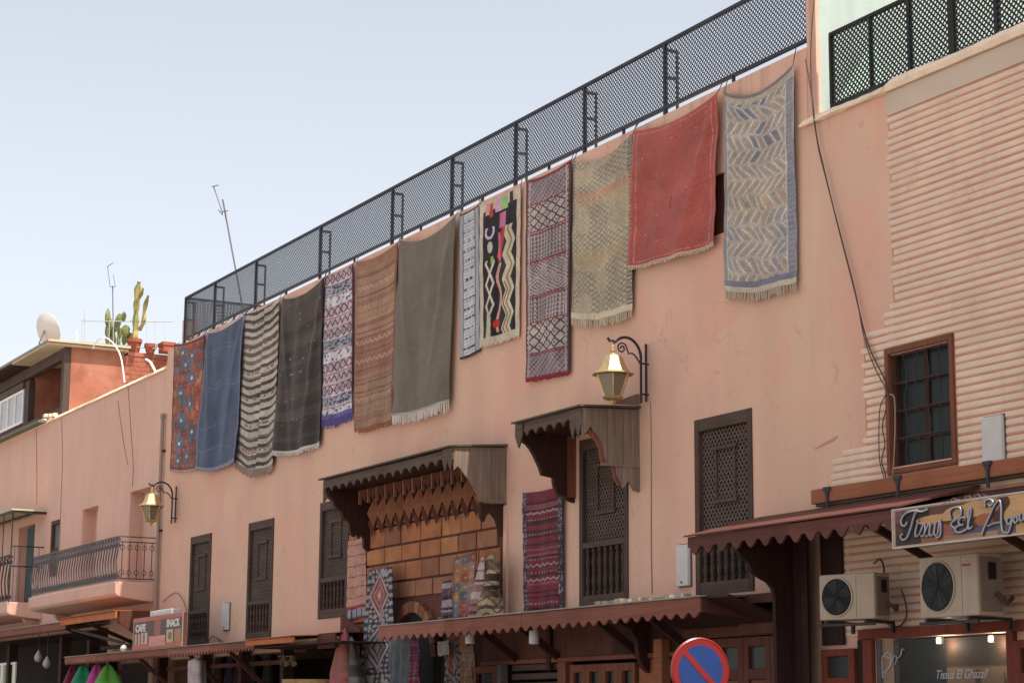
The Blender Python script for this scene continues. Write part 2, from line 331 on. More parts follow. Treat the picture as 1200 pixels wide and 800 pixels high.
# ---------------------------------------------------------------- left house
left = empty('left_house', (-72, 0, 0), 'rose plaster house on the left with wrought iron balconies', 'building')
LH = [(-61.54,-59.94,5.75,8.07), (-56.83,-54.65,5.25,8.16), (-65.05,-64.0,6.2,8.0), (-69.0,-66.95,5.25,8.1)]
wall_sheet(MB(), (-90, XL-.004), (0, 11.32), LH+[(-88,-58.4,.3,4.4), (-58.2,-54.6,.3,3.3)], 0.0, .4).build('facade', M['wall_left'], left)
for h in LH:
    MB().box(h[0]-.1, h[1]+.1, .401, .5, h[2]-.1, h[3]+.1).build('recess_back', M['wall_left'], left)
MB().prism_yz([(-.06,11.322),(-.06,11.34),(-.0,11.43),(.42,11.43),(.42,11.322)], -90, XL-.005).build('coping', M['coping'], left)
MB().box(-90, XL-.01, .41, 12, 10.5, 10.6).build('roof', M['roof_sheet'], left)
MB().box(-90, XL-.01, 11.8, 12, 0, 10.5).build('rear_wall', M['wall_left'], left)
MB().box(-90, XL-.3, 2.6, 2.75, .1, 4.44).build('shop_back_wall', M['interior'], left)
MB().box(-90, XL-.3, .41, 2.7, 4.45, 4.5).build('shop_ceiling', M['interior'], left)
# small framed window, teal door
w = MB(); x0,x1,z0,z1 = LH[2]
for a in (rect(x0,x0+.12,z0,z1,.02,.12), rect(x1-.12,x1,z0,z1,.02,.12), rect(x0+.12,x1-.12,z1-.12,z1,.02,.12), rect(x0+.12,x1-.12,7.0,7.1,.02,.12), rect(x0+.12,x1-.12,z0,z0+.12,.02,.12)): w.add(a.v, a.f)
wf = w.build('window', M['brown'], left); MB().box(x0+.12,x1-.12,.08,.1,z0+.12,z1-.12).build('pane', M['glass_win'], wf)
M['teal'] = wood('teal_painted_door', srgb((62,84,84)), .1)
td = MB().box(-68.3,-67.0,.12,.2,5.25,8.05).build('door', M['teal'], left)
MB().box(-68.15,-67.2,.09,.118,5.45,6.5).build('panel', M['teal'], td); MB().box(-68.15,-67.2,.09,.118,6.65,7.9).build('panel', M['teal'], td)
# ---------------------------------------------------------------- penthouse at far left
pent = empty('rooftop_room', (-72, 1, 10.6), 'terracotta rooftop room with a lean roof and an open corner window', 'building')
# side wall facing right: brick-like lower length and rendered length
MB().box(-65.75, -65.45, 0.52, 2.3, 10.6, 13.88).build('side_wall', M['red_wall'], pent)
MB().box(-65.75, -65.47, 2.302, 7.69, 10.6, 13.72).build('side_wall', M['red_wall'], pent)
MB().box(-90, -65.44, 2.46, 8, 13.725, 13.86).build('terrace_slab', M['red_wall'], pent)
MB().box(-90, -65.47, 7.7, 8, 10.6, 13.72).build('rear_wall', M['red_wall'], pent)
rb = random.Random(3)
for r in range(16):          # rows of painted brick, proud of the wall
    z = 11.3+r*.15
    y = 2.35+(r%2)*.2
    while y < 6.3:
        MB().box(-65.468, -65.462+rb.uniform(0,.012), y, y+.38, z, z+.135).build('brick', M['brick_red'], pent)
        y += .4
# front of the rooftop room (wood frame, openings)
fr = MB()
def fbar(px0,px1,z0,z1,y0=.3,y1=.5): fr.box(px0,px1,y0,y1,z0,z1)
fbar(-65.76,-65.46,11.45,13.8,.3,.515)
fbar(-90,-65.765,13.45,13.8); fbar(-90,-65.765,11.45,11.85); fbar(-70.3,-69.75,11.85,13.35)
fr.build('frame', M['shutter_x'], pent)
MB().box(-69.7,-65.96,2.2,2.3,11.4,13.8).build('inner_wall', M['interior'], pent)
MB().box(-69.9,-69.76,.52,2.2,11.4,13.8).build('partition', M['red_wall'], pent)
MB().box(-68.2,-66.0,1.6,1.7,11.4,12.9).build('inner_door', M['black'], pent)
# white sliding window on the left
sw = MB().box(-76,-70.35,.26,.3,11.9,12.0); sw.box(-76,-70.35,.26,.3,13.0,13.1)
for x in (-76,-74.6,-73.5,-72.5,-71.5,-70.45): sw.box(x,x+.1,.262,.298,12.0,13.0)
swo = sw.build('window', M['white_paint'], pent)
MB().box(-76,-70.35,.3,.33,11.9,13.1).build('pane', pbr('curtained_pane', srgb((176,176,180)), .12, 3, rough=.3, bump=0), swo)
MB().box(-90,-76.05,.3,.35,11.86,13.34).build('panel', M['shutter'], pent)
MB().box(-90,-70.3,.22,.29,13.12,13.34).build('lintel_board', M['weathered_x'], pent)
# roof: falls toward the street slightly beyond the wall
MB().prism_yz([(-.35,13.9),(-.35,13.98),(2.45,14.03),(2.45,13.93)], -90, -65.2).build('roof', M['roof_sheet'], pent)
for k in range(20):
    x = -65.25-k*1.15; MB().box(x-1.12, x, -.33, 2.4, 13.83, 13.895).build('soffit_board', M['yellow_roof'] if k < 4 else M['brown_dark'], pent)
MB().box(-65.198,-65.17,-.35,2.45,13.92,13.99).build('fascia', M['yellow_roof'], pent)
MB().box(-90,-66.0,-.32,.2,11.34,11.42).build('ledge', M['green_ledge'], pent)
rub = MB()
for k in range(26):
    x = -66.9+rb.random()*1.6; y = -.3+rb.random()*.5; s_ = .06+rb.random()*.09
    rub.box(x,x+s_*1.6,y,y+s_,11.43,11.43+s_*.8)
tag(rub.build('rubble', M['coping']), 'small heap of broken plaster on the parapet ledge', 'rubble', kind='stuff')
# ---------------------------------------------------------------- right house
right = empty('right_house', (-14, 0, 0), 'right hand house with grooved cream plaster over the fabric shop', 'building')
BW = (-22.38,-21.06, 5.2, 6.78)      # barred window opening
wall_sheet(MB(), (XM+.001, XR), (0, 10.58), [BW, (-22.84,-20.1,.3,2.87), (-19.98,-19.2,.3,2.75)], 0.001, .4).build('facade', M['wall'], right)
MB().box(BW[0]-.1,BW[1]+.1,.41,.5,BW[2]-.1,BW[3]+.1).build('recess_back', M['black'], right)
cpv = []
c = MB()
# lumpy coping
xs = [XM-.12+i*.11 for i in range(int((XR-XM)/.11))]
prof = lambda x: [(-.07-.006*math.sin(x*7)-.004*math.sin(x*19+1),10.585),(-.09-.008*math.sin(x*5.3),10.605+.006*math.sin(x*11)),(.02,10.72+.010*math.sin(x*3.1)+.005*math.sin(x*17)),(.42,10.75),(.42,10.585)]
for x in xs:
    up = .06 if x > -22.3 else 0
    c.v += [(x, y, z+(up if k in (1,2,3) else 0)) for k,(y,z) in enumerate(prof(x))]
for i in range(len(xs)-1):
    for k in range(5): c.f.append((i*5+k, i*5+(k+1)%5, (i+1)*5+(k+1)%5, (i+1)*5+k))
c.f.append((0,1,2,3,4)); n_=len(xs)-1; c.f.append(tuple(n_*5+k for k in (4,3,2,1,0)))
c.build('coping', M['coping'], right, smooth=True)
MB().box(XM+.01, XR, .41, 12, 9.6, 9.7).build('roof', M['roof_sheet'], right)
MB().box(XR-.4, XR, .41, 12, 0, 10.58).build('side_wall', M['wall_right'], right)
MB().box(XM+.01, XR-.41, 11.8, 12, 0, 9.6).build('rear_wall', M['wall_right'], right)
tag(MB().box(-24.16,-23.945,.092,11,10.76,16.0).build('mint_wall', M['mint']), 'tall mint green side wall behind the right roof terrace', 'wall')
# grooved plaster: cream bands separated by terracotta grooves
def band_left(z):
    for zz, x in ((7.35,-22.26),(7.2,-22.5),(6.9,-22.86),(5.55,-22.95),(5.45,-23.45),(0,-23.72)):
        if z > zz: return x
PITCH = .108
MB().box(-22.26, XR-.01, -.018, .004, 10.24, 10.575).build('top_band', M['greyband'], right)
MB().box(-22.25, XR-.02, -.004, .0045, BW[3]+.09, 10.238).build('groove_backing', M['groove'], right); MB().box(BW[1]+.05, XR-.02, -.004, .0045, 2.9, BW[3]+.088).build('groove_backing', M['groove'], right)
MB().box(-22.25, BW[1]+.048, -.004, .0045, 2.9, BW[2]-.09).build('groove_backing', M['groove'], right)
MB().box(-22.94, BW[0]-.05, -.004, .0045, BW[2]-.088, 7.15).build('groove_backing', M['groove'], right); MB().box(-23.4, -22.251, -.004, .0045, 2.9, BW[2]-.09).build('groove_backing', M['groove'], right)
rs = random.Random(11)
z = 10.236-.028; k = 0
while z > 2.95:
    z1 = z; z0 = z-(PITCH-.036); cuts = []
    xl = band_left(z0)
    segs = [(xl+rs.uniform(-.06,.06), XR-.03)]
    if z0 < BW[3]+.1 and z1 > BW[2]-.12: segs = [(segs[0][0], BW[0]-.08), (BW[1]+.09, XR-.03)]
    for a,b in segs:
        nseg = 8 if b-a > 2 else 2
        mbb = MB(); px = [a+(b-a)*i/nseg for i in range(nseg+1)]
        ph = rs.random()*6
        for i,x in enumerate(px):
            d = .006*math.sin(x*2.1+ph); mbb.v += [(x,-.0035,z0+d-.004),(x,-.015-.002*math.sin(x*4+ph),z0+d+.012),(x,-.015-.002*math.cos(x*3+ph),z1+d-.012),(x,-.0035,z1+d+.004)]
        for i in range(nseg):
            for q in range(3): mbb.f.append((i*4+q,i*4+q+1,(i+1)*4+q+1,(i+1)*4+q))
        mbb.f += [(0,1,2,3),(nseg*4+3,nseg*4+2,nseg*4+1,nseg*4)]
        mbb.build('plaster_band', M['band'], right)
    z -= PITCH; k += 1
# ---------------------------------------------------------------- shutters
def baluster_mb(x, y, z0, z1, r=.045):
    h = z1-z0
    return MB().lathe([(r*.9,0),(r*.9,h*.08),(r*.5,h*.12),(r*1.0,h*.3),(r*.6,h*.45),(r*.8,h*.5),(r*.6,h*.55),(r*1.0,h*.7),(r*.5,h*.88),(r*.9,h*.92),(r*.9,h)], (x,y,z0), 8)
def shutter(i, x0, x1, z0, z1, label, zt):
    t = empty('lattice_shutter', ((x0+x1)/2, 0, z0), label, 'shutter', 'lattice shutters of the first floor')
    fw, y0, y1 = .12, -.03, .12
    for a,b,c_,d in ((x0,x0+fw,z0,z1),(x1-fw,x1,z0,z1)): MB().box(a,b,y0,y1,c_,d).build('stile', M['shutter'], t, bevel=.008)
    for c_,d in ((z0,z0+.2),(zt,zt+.1),(z1-.2,z1)): MB().box(x0+fw,x1-fw,y0+.004,y1,c_,d).build('rail', M['shutter_x'], t, bevel=.008)
    xa, xb = x0+fw, x1-fw
    # raised bead round the lattice
    lattice(MB(), xa, xb, zt+.1, z1-.2, .055, .098, .026, .016, 1.25, .003).build('lattice', M['slats'], t, kind='stuff')
    MB().box(xa,xb,.10,.12,z0+.2,z1-.2).build('backing', M['shutter_in'], t)
    # small raised centre frame
    cx = (xa+xb)/2; w_, h_ = (xb-xa)*.21, (z1-zt)*.20; cz = zt+.1+(z1-.2-zt-.1)*.56
    cf = MB(); 
    cf.box(cx-w_,cx-w_+.045,.02,.05,cz-h_,cz+h_); cf.box(cx+w_-.045,cx+w_,.02,.05,cz-h_,cz+h_)
    cf.box(cx-w_-.05,cx+w_+.05,-.0,.05,cz+h_,cz+h_+.06); cf.box(cx-w_-.05,cx+w_+.05,-.0,.05,cz-h_-.06,cz-h_)
    cf.build('centre_frame', M['shutter_x'], t)
    n = 7; ba = None
    for k in range(n):
        x = xa+(xb-xa)*(k+.5)/n
        if ba is None: ba = baluster_mb(x, .03, z0+.2, zt).build('baluster', M['shutter'], t); bx = x
        else: inst(ba, t, (x-bx, 0, 0))
    return t
names = ['narrow dark lattice shutter nearest the CAFE SNACK sign', 'dark lattice shutter between the small white meter box and the big canopy',
         'dark lattice shutter tucked under the left end of the big canopy', 'tall dark lattice shutter under the small canopy beside the crimson rug',
         'dark lattice shutter half crossed by the right hand awning']
for i,(s_,zt) in enumerate(zip(SH, (4.42,4.46,4.75,4.68,4.52))): shutter(i, *s_, names[i], zt)
# ---------------------------------------------------------------- barred window
bw = empty('barred_window', (-21.7, 0, BW[2]), 'brown framed window with dark grilled panes in the grooved plaster wall', 'window')
x0,x1,z0,z1 = BW[0]-.06,BW[1]+.06,BW[2]-.1,BW[3]+.1
f = MB(); f.box(x0,x0+.075,-.05,.2,z0,z1); f.box(x1-.075,x1,-.05,.2,z0,z1); f.box(x0+.075,x1-.075,-.048,.2,z1-.09,z1); f.box(x0+.075,x1-.075,-.048,.2,z0,z0+.075)
f.build('frame', M['frame_brown'], bw, bevel=.01)
ia, ib, iz0, iz1 = x0+.075, x1-.075, z0+.075, z1-.09
mun = MB(); cx = (ia+ib)/2
mun.box(cx-.05,cx+.05,.1,.16,iz0,iz1); mun.box(ia,ia+.06,.1,.16,iz0,iz1); mun.box(ib-.06,ib,.1,.16,iz0,iz1)
for k in range(1,4): zz = iz0+(iz1-iz0)*k/4; mun.box(ia+.06,cx-.05,.101,.159,zz-.025,zz+.025); mun.box(cx+.05,ib-.06,.101,.159,zz-.025,zz+.025)
mun.build('sash', M['brown_dark'], bw)
for a,b in ((ia+.06,cx-.05),(cx+.05,ib-.06)):
    for k in range(4):
        za = iz0+(iz1-iz0)*k/4; MB().box(a,b,.13,.135,za+.025,za+(iz1-iz0)/4-.025).build('pane', M['glass_slate'], bw)
for j in range(6):
    x = ia+.05+(ib-ia-.1)*j/5; pts = [(x+.035*math.sin(t_*2.2*math.pi*2/1.6+j*math.pi), .03, iz0+t_) for t_ in np.linspace(0, iz1-iz0, 26)]
    MB().tube(pts, .009, 5).build('bar', M['iron'], bw, smooth=True)
for k in range(5): zz = iz0+.03+(iz1-iz0-.06)*k/4; MB().box(ia,ib,.02,.04,zz-.008,zz+.008).build('cross_bar', M['iron'], bw)
# ================================================================ roof fences
def fence_main():
    z0, z1 = 11.955, 13.16; xa, xb = -52.78, XM-.01; y = .06
    t = empty('roof_fence', ((xa+xb)/2, y, 11.89), 'long dark lattice mesh fence along the roof above the hanging rugs', 'fence')
    MB().box(xa, xb, y-.03, y+.03, z1-.055, z1).build('top_rail', M['mesh_iron'], t)
    MB().box(xa, xb, y-.03, y+.03, z0, z0+.055).build('bottom_rail', M['mesh_iron'], t)
    px = [-52.78,-50.45,-47.45,-43.3,-39.3,-36.4,-33.65,-31.0,-28.27]
    ends = px+[xb]
    for a in px:
        MB().box(a, a+.055, y-.034, y+.034, 11.842, z1-.056).build('post', M['mesh_iron'], t)
    for a,b in zip(ends[:-1], ends[1:]):
        lattice(MB(), a+.055, b, z0+.055, z1-.055, y-.008, .0885, .0185, .006).build('lattice_panel', M['mesh_iron'], t, kind='stuff')
        x = (a+b)/2; MB().box(x, x+.05, y-.02, y+.02, 11.842, z0-.002).build('foot', M['mesh_iron'], t)
    for a in px:
        br = MB(); yy = y+.24
        br.box(a+.01,a+.045,yy-.02,yy+.02,11.06,z1-.12); br.box(a+.015,a+.055,y+.035,yy-.026,z1-.17,z1-.12); br.box(a+.015,a+.055,y+.035,yy-.026,12.5,12.55)
        br.build('brace', M['mesh_iron'], t)
    # return at the left end going back
    r = MB(); r.box(xa,xa+.05,y+.035,4.0,z1-.05,z1); r.box(xa,xa+.05,y+.035,4.0,z0,z0+.05)
    tmp = lattice(MB(), y+.04, 4.0, z0+.05, z1-.05, 0, .0885, .0185, .006)
    r.v, n0 = r.v, len(r.v)
    r.add([(xa+.02+v[1], v[0], v[2]) for v in tmp.v], tmp.f)
    r.build('return_panel', M['mesh_iron'], t, kind='stuff')
fence_main()
def fence_right():
    z0, z1 = 10.78, 11.93; xa, xb = -23.68, XR; y = .09
    t = empty('roof_fence', (-14, y, 10.75), 'black lattice mesh fence on the right roof terrace in front of the mint wall', 'fence')
    MB().box(xa, xb, y-.03, y+.03, z1-.05, z1).build('top_rail', M['mesh_iron_black'], t)
    MB().box(xa, xb, y-.03, y+.03, z0-.03, z0+.03).build('bottom_rail', M['mesh_iron_black'], t)
    ps = [(-23.68,.05),(-22.73,.04),(-21.86,.06),(-20.98,.12),(-20.05,.07),(-19.1,.05),(-17.5,.1),(-15.9,.05),(-14.3,.1),(-12.7,.05),(-9,.1)]
    for a,w_ in ps: MB().box(a, a+w_, y-.034, y+.034, z0+.031, z1-.051).build('post', M['mesh_iron_black'], t)
    for (a,w_),(b,_) in zip(ps[:-1], ps[1:]):
        lattice(MB(), a+w_, b, z0+.03, z1-.05, y-.008, .092, .027, .006).build('lattice_panel', M['mesh_iron_black'], t, kind='stuff')
fence_right()
M['mint2'] = pbr('pale_green_sheet', (.45,.60,.53), .08, 2, rough=.5, bump=.05)
tag(MB().prism_yz([(.1,10.72),(1.3,10.72),(1.0,11.9),(.9,11.9)], -23.75,-23.72).build('sheet_brace', M['mint2']), 'pale green metal brace sheet against the mint wall', 'brace')
# ================================================================ timber canopies and awnings
def interp(pts, t):
    pts = sorted(pts)
    if t <= pts[0][0]: return pts[0][1]
    for (a,b),(c_,d) in zip(pts[:-1], pts[1:]):
        if t <= c_: return b+(d-b)*(t-a)/max(1e-6, c_-a)
    return pts[-1][1]
def scallop(x0, x1, ztop, zbot, pitch, depth, style='ogee'):
    """board outline with a toothed lower edge; returns polygon in x,z"""
    n = max(1, round((x1-x0)/pitch)); p = (x1-x0)/n; low = []
    for k in range(n):
        a = x0+k*p
        if style == 'ogee':
            for u,d in ((0,1),(.12,.35),(.22,.0),(.5,-.0),(.78,.0),(.88,.35)): pass
            for u,d in ((0,1.0),(.10,.62),(.2,.30),(.34,.08),(.5,0),(.66,.08),(.8,.30),(.90,.62)): low.append((a+u*p, zbot+depth-d*depth))
        elif style == 'point':
            for u,d in ((0,0),(.14,.1),(.34,.75),(.5,1),(.66,.75),(.86,.1)): low.append((a+u*p, zbot+depth-d*depth))
        else:
            for u,d in ((0,0),(.5,1)): low.append((a+u*p, zbot+depth-d*depth))
    low.append((x1, low[0][1]))
    return [(x1, ztop)]+[(x0, ztop)]+low
def fascia_run(t, xa, xb, ztop, zbot, y, pitch, depth, mat, board=2.4, style='ogee', thick=.035, jit=.008, seed=1):
    r = random.Random(seed); n = max(1, round((xb-xa)/board)); w_ = (xb-xa)/n; w_ = round(w_/pitch)*pitch if n > 1 else w_
    x = xa
    alt = {M['awning']: M['awning2'], M['awning_dark']: M['maroon2']}
    while x < xb-.05:
        mt_ = alt[mat] if mat in alt and r.random() < .4 else mat
        x2 = min(x+w_, xb); dz = r.uniform(-jit, jit); dy = r.uniform(-.004, .004)
        MB().prism_xz(scallop(x+.004, x2-.004, ztop+dz, zbot+dz, pitch, depth, style), y-thick+dy, y+dy).build('fascia_board', mt_, t)
        x = x2
# ---------------------------------------------------------------- big canopy over the entrance
cn = empty('timber_canopy', (-36.9, -.5, 5.2), 'wide carved brown timber canopy with hanging cedar points over the stone entrance', 'canopy')
CX0, CX1, CO = -39.95, -33.80, 1.12
fascia_run(cn, CX0, CX1, 6.72, 6.46, -CO+.04, .385, .11, M['weathered_x'], 3.1, 'ogee', seed=2)
MB().prism_yz([(-CO-.09,6.735),(-CO-.09,6.765),(-.01,6.86),(-.01,6.82)], CX0-.12, CX1+.06).build('roof', M['weathered_x'], cn)
MB().prism_yz([(-CO+.05,6.55),(-CO+.05,6.6),(-.01,6.6),(-.01,6.55)], CX0+.1, CX1-.05).build('ceiling', M['brown_dark'], cn)
side = [(0,5.75),(.55,5.76),(.60,5.80),(.66,5.95),(.80,6.14),(.92,6.26),(1.02,6.40),(1.12,6.30)]
def planks(t, x, side_pts, ytop, n, omax, mat, thick=.035, seed=4, name='side_plank'):
    r = random.Random(seed)
    for k in range(n):
        a, b = omax*k/n, omax*(k+1)/n
        m_ = (a+b)/2
        poly = [(-a-.003, ytop(a)), (-b+.003, ytop(b)), (-b+.003, interp(side_pts, b)), (-m_, interp(side_pts, m_)), (-a-.003, interp(side_pts, a))]
        dx = r.uniform(-.005,.005); MB().prism_yz(poly, x+dx, x+dx+thick).build(name, mat, t)
planks(cn, CX1-.02, side, lambda o: 6.80-.06*o, 7, 1.12, M['weathered'])
MB().prism_yz([(-.01,5.73),(-.56,5.74),(-.6,5.78),(-.6,5.8),(-.01,5.79)], CX1-.04, CX1+.03).build('moulding', M['weathered'], cn)
MB().prism_yz([(-.01,5.72),(-.53,5.72),(-.52,5.45),(-.44,5.38),(-.40,5.5),(-.30,5.56),(-.2,5.45),(-.13,5.25),(-.05,5.12),(-.01,5.1)], CX1-.12, CX1-.03).build('bracket', M['brown_dark'], cn)
lb = [(-.01,6.72),(-1.04,6.66),(-1.04,6.42),(-.93,6.3),(-.9,6.2),(-.75,6.08),(-.68,5.95),(-.55,5.86),(-.53,5.7),(-.5,5.6),(-.42,5.56),(-.38,5.66),(-.32,5.52),(-.26,5.62),(-.21,5.55),(-.2,5.35),(-.12,5.28),(-.01,5.25)]
MB().prism_yz(lb, CX0+.0, CX0+.1).build('bracket', M['brown_dark'], cn)
MB().prism_yz([(-1.12,6.72),(-1.12,6.22),(-1.06,6.3),(-1.02,6.36),(-.92,6.28),(-.82,6.34),(-.8,6.72)], CX0-.04, CX0-.005).build('corner_drop', M['weathered'], cn)
fascia_run(cn, CX1-.42, CX1+.012, 6.735, 6.30, -CO+.0, .21, .2, M['weathered_x'], 1, 'saw', .03)
# carved hanging points
NP = 12; px0, px1 = -39.6, -34.35; pw = (px1-px0)/NP
kite = post = tri = head = None
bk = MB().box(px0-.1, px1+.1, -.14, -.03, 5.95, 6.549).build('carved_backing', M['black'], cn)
for k in range(NP):
    cx = px0+pw*(k+.5); off = (k*pw, 0, 0); dz = 0
    if kite is None:
        w2 = pw*.34
        m_ = MB(); pts = [(cx,-.20,5.74),(cx+w2*.9,-.16,6.02),(cx+w2*.5,-.16,6.26),(cx,-.2,6.36),(cx-w2*.5,-.16,6.26),(cx-w2*.9,-.16,6.02)]
        m_.v = pts+[(cx,-.36,6.02)]; m_.f = [(i,(i+1)%6,6) for i in range(6)]+[(5,4,3,2,1,0)]
        kite = m_.build('carved_point', M['muq'], cn)
        post = MB().box(cx-pw*.5-.02,cx-pw*.5+.03,-.46,-.40,6.22,6.52).build('hanging_post', M['muq'], cn)
        m_ = MB(); m_.v = [(cx-pw*.5-.13,-.12,5.86),(cx-pw*.5+.13,-.12,5.86),(cx-pw*.5,-.12,5.55),(cx-pw*.5,-.24,5.84),(cx-pw*.5,-.12,6.05)]; m_.f = [(0,2,3),(2,1,3),(1,4,3),(4,0,3),(0,4,1,2)]
        tri = m_.build('carved_drop', M['brown'], cn)
        m_ = MB(); m_.v = [(cx-.16,-.42,6.52),(cx+.16,-.42,6.52),(cx,-.42,6.24),(cx,-.54,6.5)]; m_.f = [(0,2,3),(2,1,3),(1,0,3),(0,1,2)]
        head = m_.build('carved_tip', M['brown'], cn)
    else:
        for o in (kite, post, tri, head): inst(o, cn, off)
# ---------------------------------------------------------------- small canopy over the tall shutter
c2 = empty('timber_canopy', (-30.2, -.5, 5.5), 'small weathered timber canopy with grey plank side below the right lantern', 'canopy')
DX0, DX1, DO = -31.30, -29.05, 1.12
fascia_run(c2, DX0, DX1, 6.85, 6.60, -DO+.04, .33, .10, M['weathered_x'], 3, 'ogee', seed=6)
MB().prism_yz([(-DO-.08,6.855),(-DO-.08,6.885),(-.01,6.95),(-.01,6.91)], DX0-.1, DX1+.08).build('roof', M['weathered_x'], c2)
MB().box(DX0+.1, DX1-.05, -DO+.05, -.01, 6.70, 6.74).build('ceiling', M['brown_dark'], c2)
side2 = [(0,5.93),(.62,5.92),(.66,5.98),(.70,6.2),(.80,6.38),(.92,6.47),(.98,6.58),(1.03,6.44),(1.12,6.38)]
planks(c2, DX1-.02, side2, lambda o: 6.90-.05*o, 7, 1.12, M['weathered'], seed=9)
MB().prism_yz([(-.62,5.95),(-.70,6.2),(-.80,6.38),(-.94,6.49),(-.98,6.57),(-1.01,6.50),(-.97,6.42),(-.84,6.3),(-.77,6.17),(-.72,5.93)], DX1-.06, DX1-.024).build('arch_trim', M['orange_wood'], c2)
MB().box(DX1-.03, DX1+.03, -.74, -.01, 5.90, 5.945).build('moulding', M['weathered'], c2)
MB().prism_yz([(-.01,5.898),(-.46,5.898),(-.45,5.75),(-.38,5.66),(-.33,5.55),(-.28,5.6),(-.23,5.68),(-.18,5.6),(-.12,5.52),(-.01,5.5)], DX1-.02, DX1+.02).build('bracket', M['weathered'], c2)
MB().prism_yz([(-.36,5.9),(-.5,5.9),(-.47,5.72),(-.4,5.6),(-.36,5.64)], DX1-.08, DX1-.024).build('arch_trim', M['orange_wood'], c2)
MB().prism_yz([(-.01,6.84),(-1.1,6.84),(-1.1,6.55),(-.98,6.5),(-.9,6.42),(-.82,6.3),(-.72,6.12),(-.66,5.97),(-.44,5.94),(-.42,5.8),(-.36,5.68),(-.3,5.62),(-.22,5.66),(-.16,5.56),(-.01,5.52)], DX0+.0, DX0+.09).build('bracket', M['brown_dark'], c2)
MB().box(DX0+.095, DX0+.13, -.16, -.01, 5.6, 6.69).build('jamb', M['orange_wood'], c2)
fascia_run(c2, DX1-.36, DX1+.012, 6.845, 6.36, -DO+.0, .18, .2, M['weathered_x'], 1, 'saw', .03)
fascia_run(c2, DX0-.04, DX0+.22, 6.845, 6.42, -DO+.0, .26, .2, M['weathered_x'], 1, 'saw', .03)
tag(MB().prism_yz([(-.02,6.98),(-.55,6.95),(-.45,7.0),(-.1,7.14),(-.02,7.16)], DX1-.02, DX1+.03).build('loose_board', M['weathered']), 'loose weathered board lying against the wall on the small canopy', 'board')
# ---------------------------------------------------------------- stone entrance under the big canopy
pt = empty('stone_entrance', (-37.5, 0, 0), 'entrance wall of brown and orange painted stone blocks with a striped arch', 'entrance')
MB().box(-41.0,-33.83,-.03,-.002,3.452,6.5).build('backing', M['brown'], pt)
MB().box(-41.0,-38.9,-.03,-.002,.0,3.45).build('backing', M['brown_dark'], pt); MB().box(-36.4,-34.5,-.03,-.002,.0,3.45).build('backing', M['brown_dark'], pt)
st_m = [pbr('stone_brown', srgb((140,96,72),1.15), .2, 3, bump=.5, bscale=12), pbr('stone_orange', srgb((152,96,64),1.15), .22, 3, bump=.5, bscale=12),
        pbr('stone_ochre', srgb((158,108,70),1.15), .22, 3, bump=.5, bscale=12), pbr('stone_umber', srgb((128,86,66),1.1), .2, 3, bump=.5, bscale=12)]
rr = random.Random(5); z = 6.06; row = 0
ACX, ACZ, AR = -37.62, 2.95, 1.15
while z > 0.5:
    h = (.36, .42, .36, .40)[row % 4]
    x = -40.98-(.5 if row % 2 else 0)
    while x < -33.9:
        w_ = rr.choice((.78, .86, .95)); a, b = max(x, -40.98), min(x+w_-.05, -33.86)
        zc = z-h/2
        inside = any(math.hypot(xx-ACX, max(0, zz-ACZ)) < AR+.03 and zz > 0 for xx in (a,b,(a+b)/2) for zz in (z-h+.04, z)) and (z-h) < ACZ+AR
        if z-h < 3.3 and -38.9 < (a+b)/2 < -36.4: inside = True
        if z-h < 3.0 and (a+b)/2 > -34.8: inside = True
        if not inside and b-a > .2:
            mt = st_m[rr.choice((0,1,2,0,3) if row % 3 else (0,0,1,3))]
            MB().box(a, b, -.065-rr.uniform(0,.012), -.031, z-h+.045, z).build('stone_block', mt, pt, bevel=.012)
        x += w_
    z -= h; row += 1
vm = [M['orange_wood'], st_m[3]]
for k in range(13):
    a0, a1 = math.pi*k/13+.012, math.pi*(k+1)/13-.012
    m_ = MB(); po = [(ACX+r_*math.cos(a_), ACZ+r_*math.sin(a_)) for r_,a_ in ((AR-.22,a0),(AR,a0),(AR,(a0+a1)/2),(AR,a1),(AR-.22,a1),(AR-.22,(a0+a1)/2))]
    m_.prism_xz(po, -.14, -.035).build('arch_stone', vm[k % 2], pt)
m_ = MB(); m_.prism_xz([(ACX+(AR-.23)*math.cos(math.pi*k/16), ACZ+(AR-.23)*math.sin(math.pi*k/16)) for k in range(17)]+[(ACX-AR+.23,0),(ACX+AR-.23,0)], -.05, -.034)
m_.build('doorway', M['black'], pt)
MB().box(-33.825,-33.70,-.05,0.0,0,5.7).build('jamb', M['wall'], pt)
# ---------------------------------------------------------------- long awning A
aa = empty('timber_awning', (-31.4, -.6, 3.2), 'long scalloped red brown awning running below the small canopy', 'awning')
AO = 1.25
xa, xb = P(445,737,AO).x, P(823,706,AO).x
fascia_run(aa, xa, xb, 3.52, 3.22, -AO, .325, .085, M['awning'], 2.6, 'point', seed=8, jit=.012)
MB().prism_yz([(-AO-.06,3.523),(-AO-.06,3.545),(-.04,3.60),(-.04,3.56)], xa-.02, xb+.02).build('roof', M['roof_sheet'], aa)
MB().prism_yz([(-AO+.02,3.44),(-AO+.02,3.47),(-.1,3.50),(-.1,3.46)], xa+.02, xb-.02).build('soffit', M['brown_dark'], aa)
MB().prism_yz([(-AO+.01,3.50),(-AO+.01,3.3),(-.06,3.2),(-.06,3.52)], xb-.04, xb-.0).build('end_board', M['awning_dark'], aa)
for px_ in (597, 645, 738, 800):
    x = P(px_,760,.3).x
    MB().prism_yz([(-AO+.1,3.42),(-.14,2.75),(-.14,2.9),(-AO+.35,3.43)], x-.04, x+.04).build('strut', M['brown_dark'], aa)
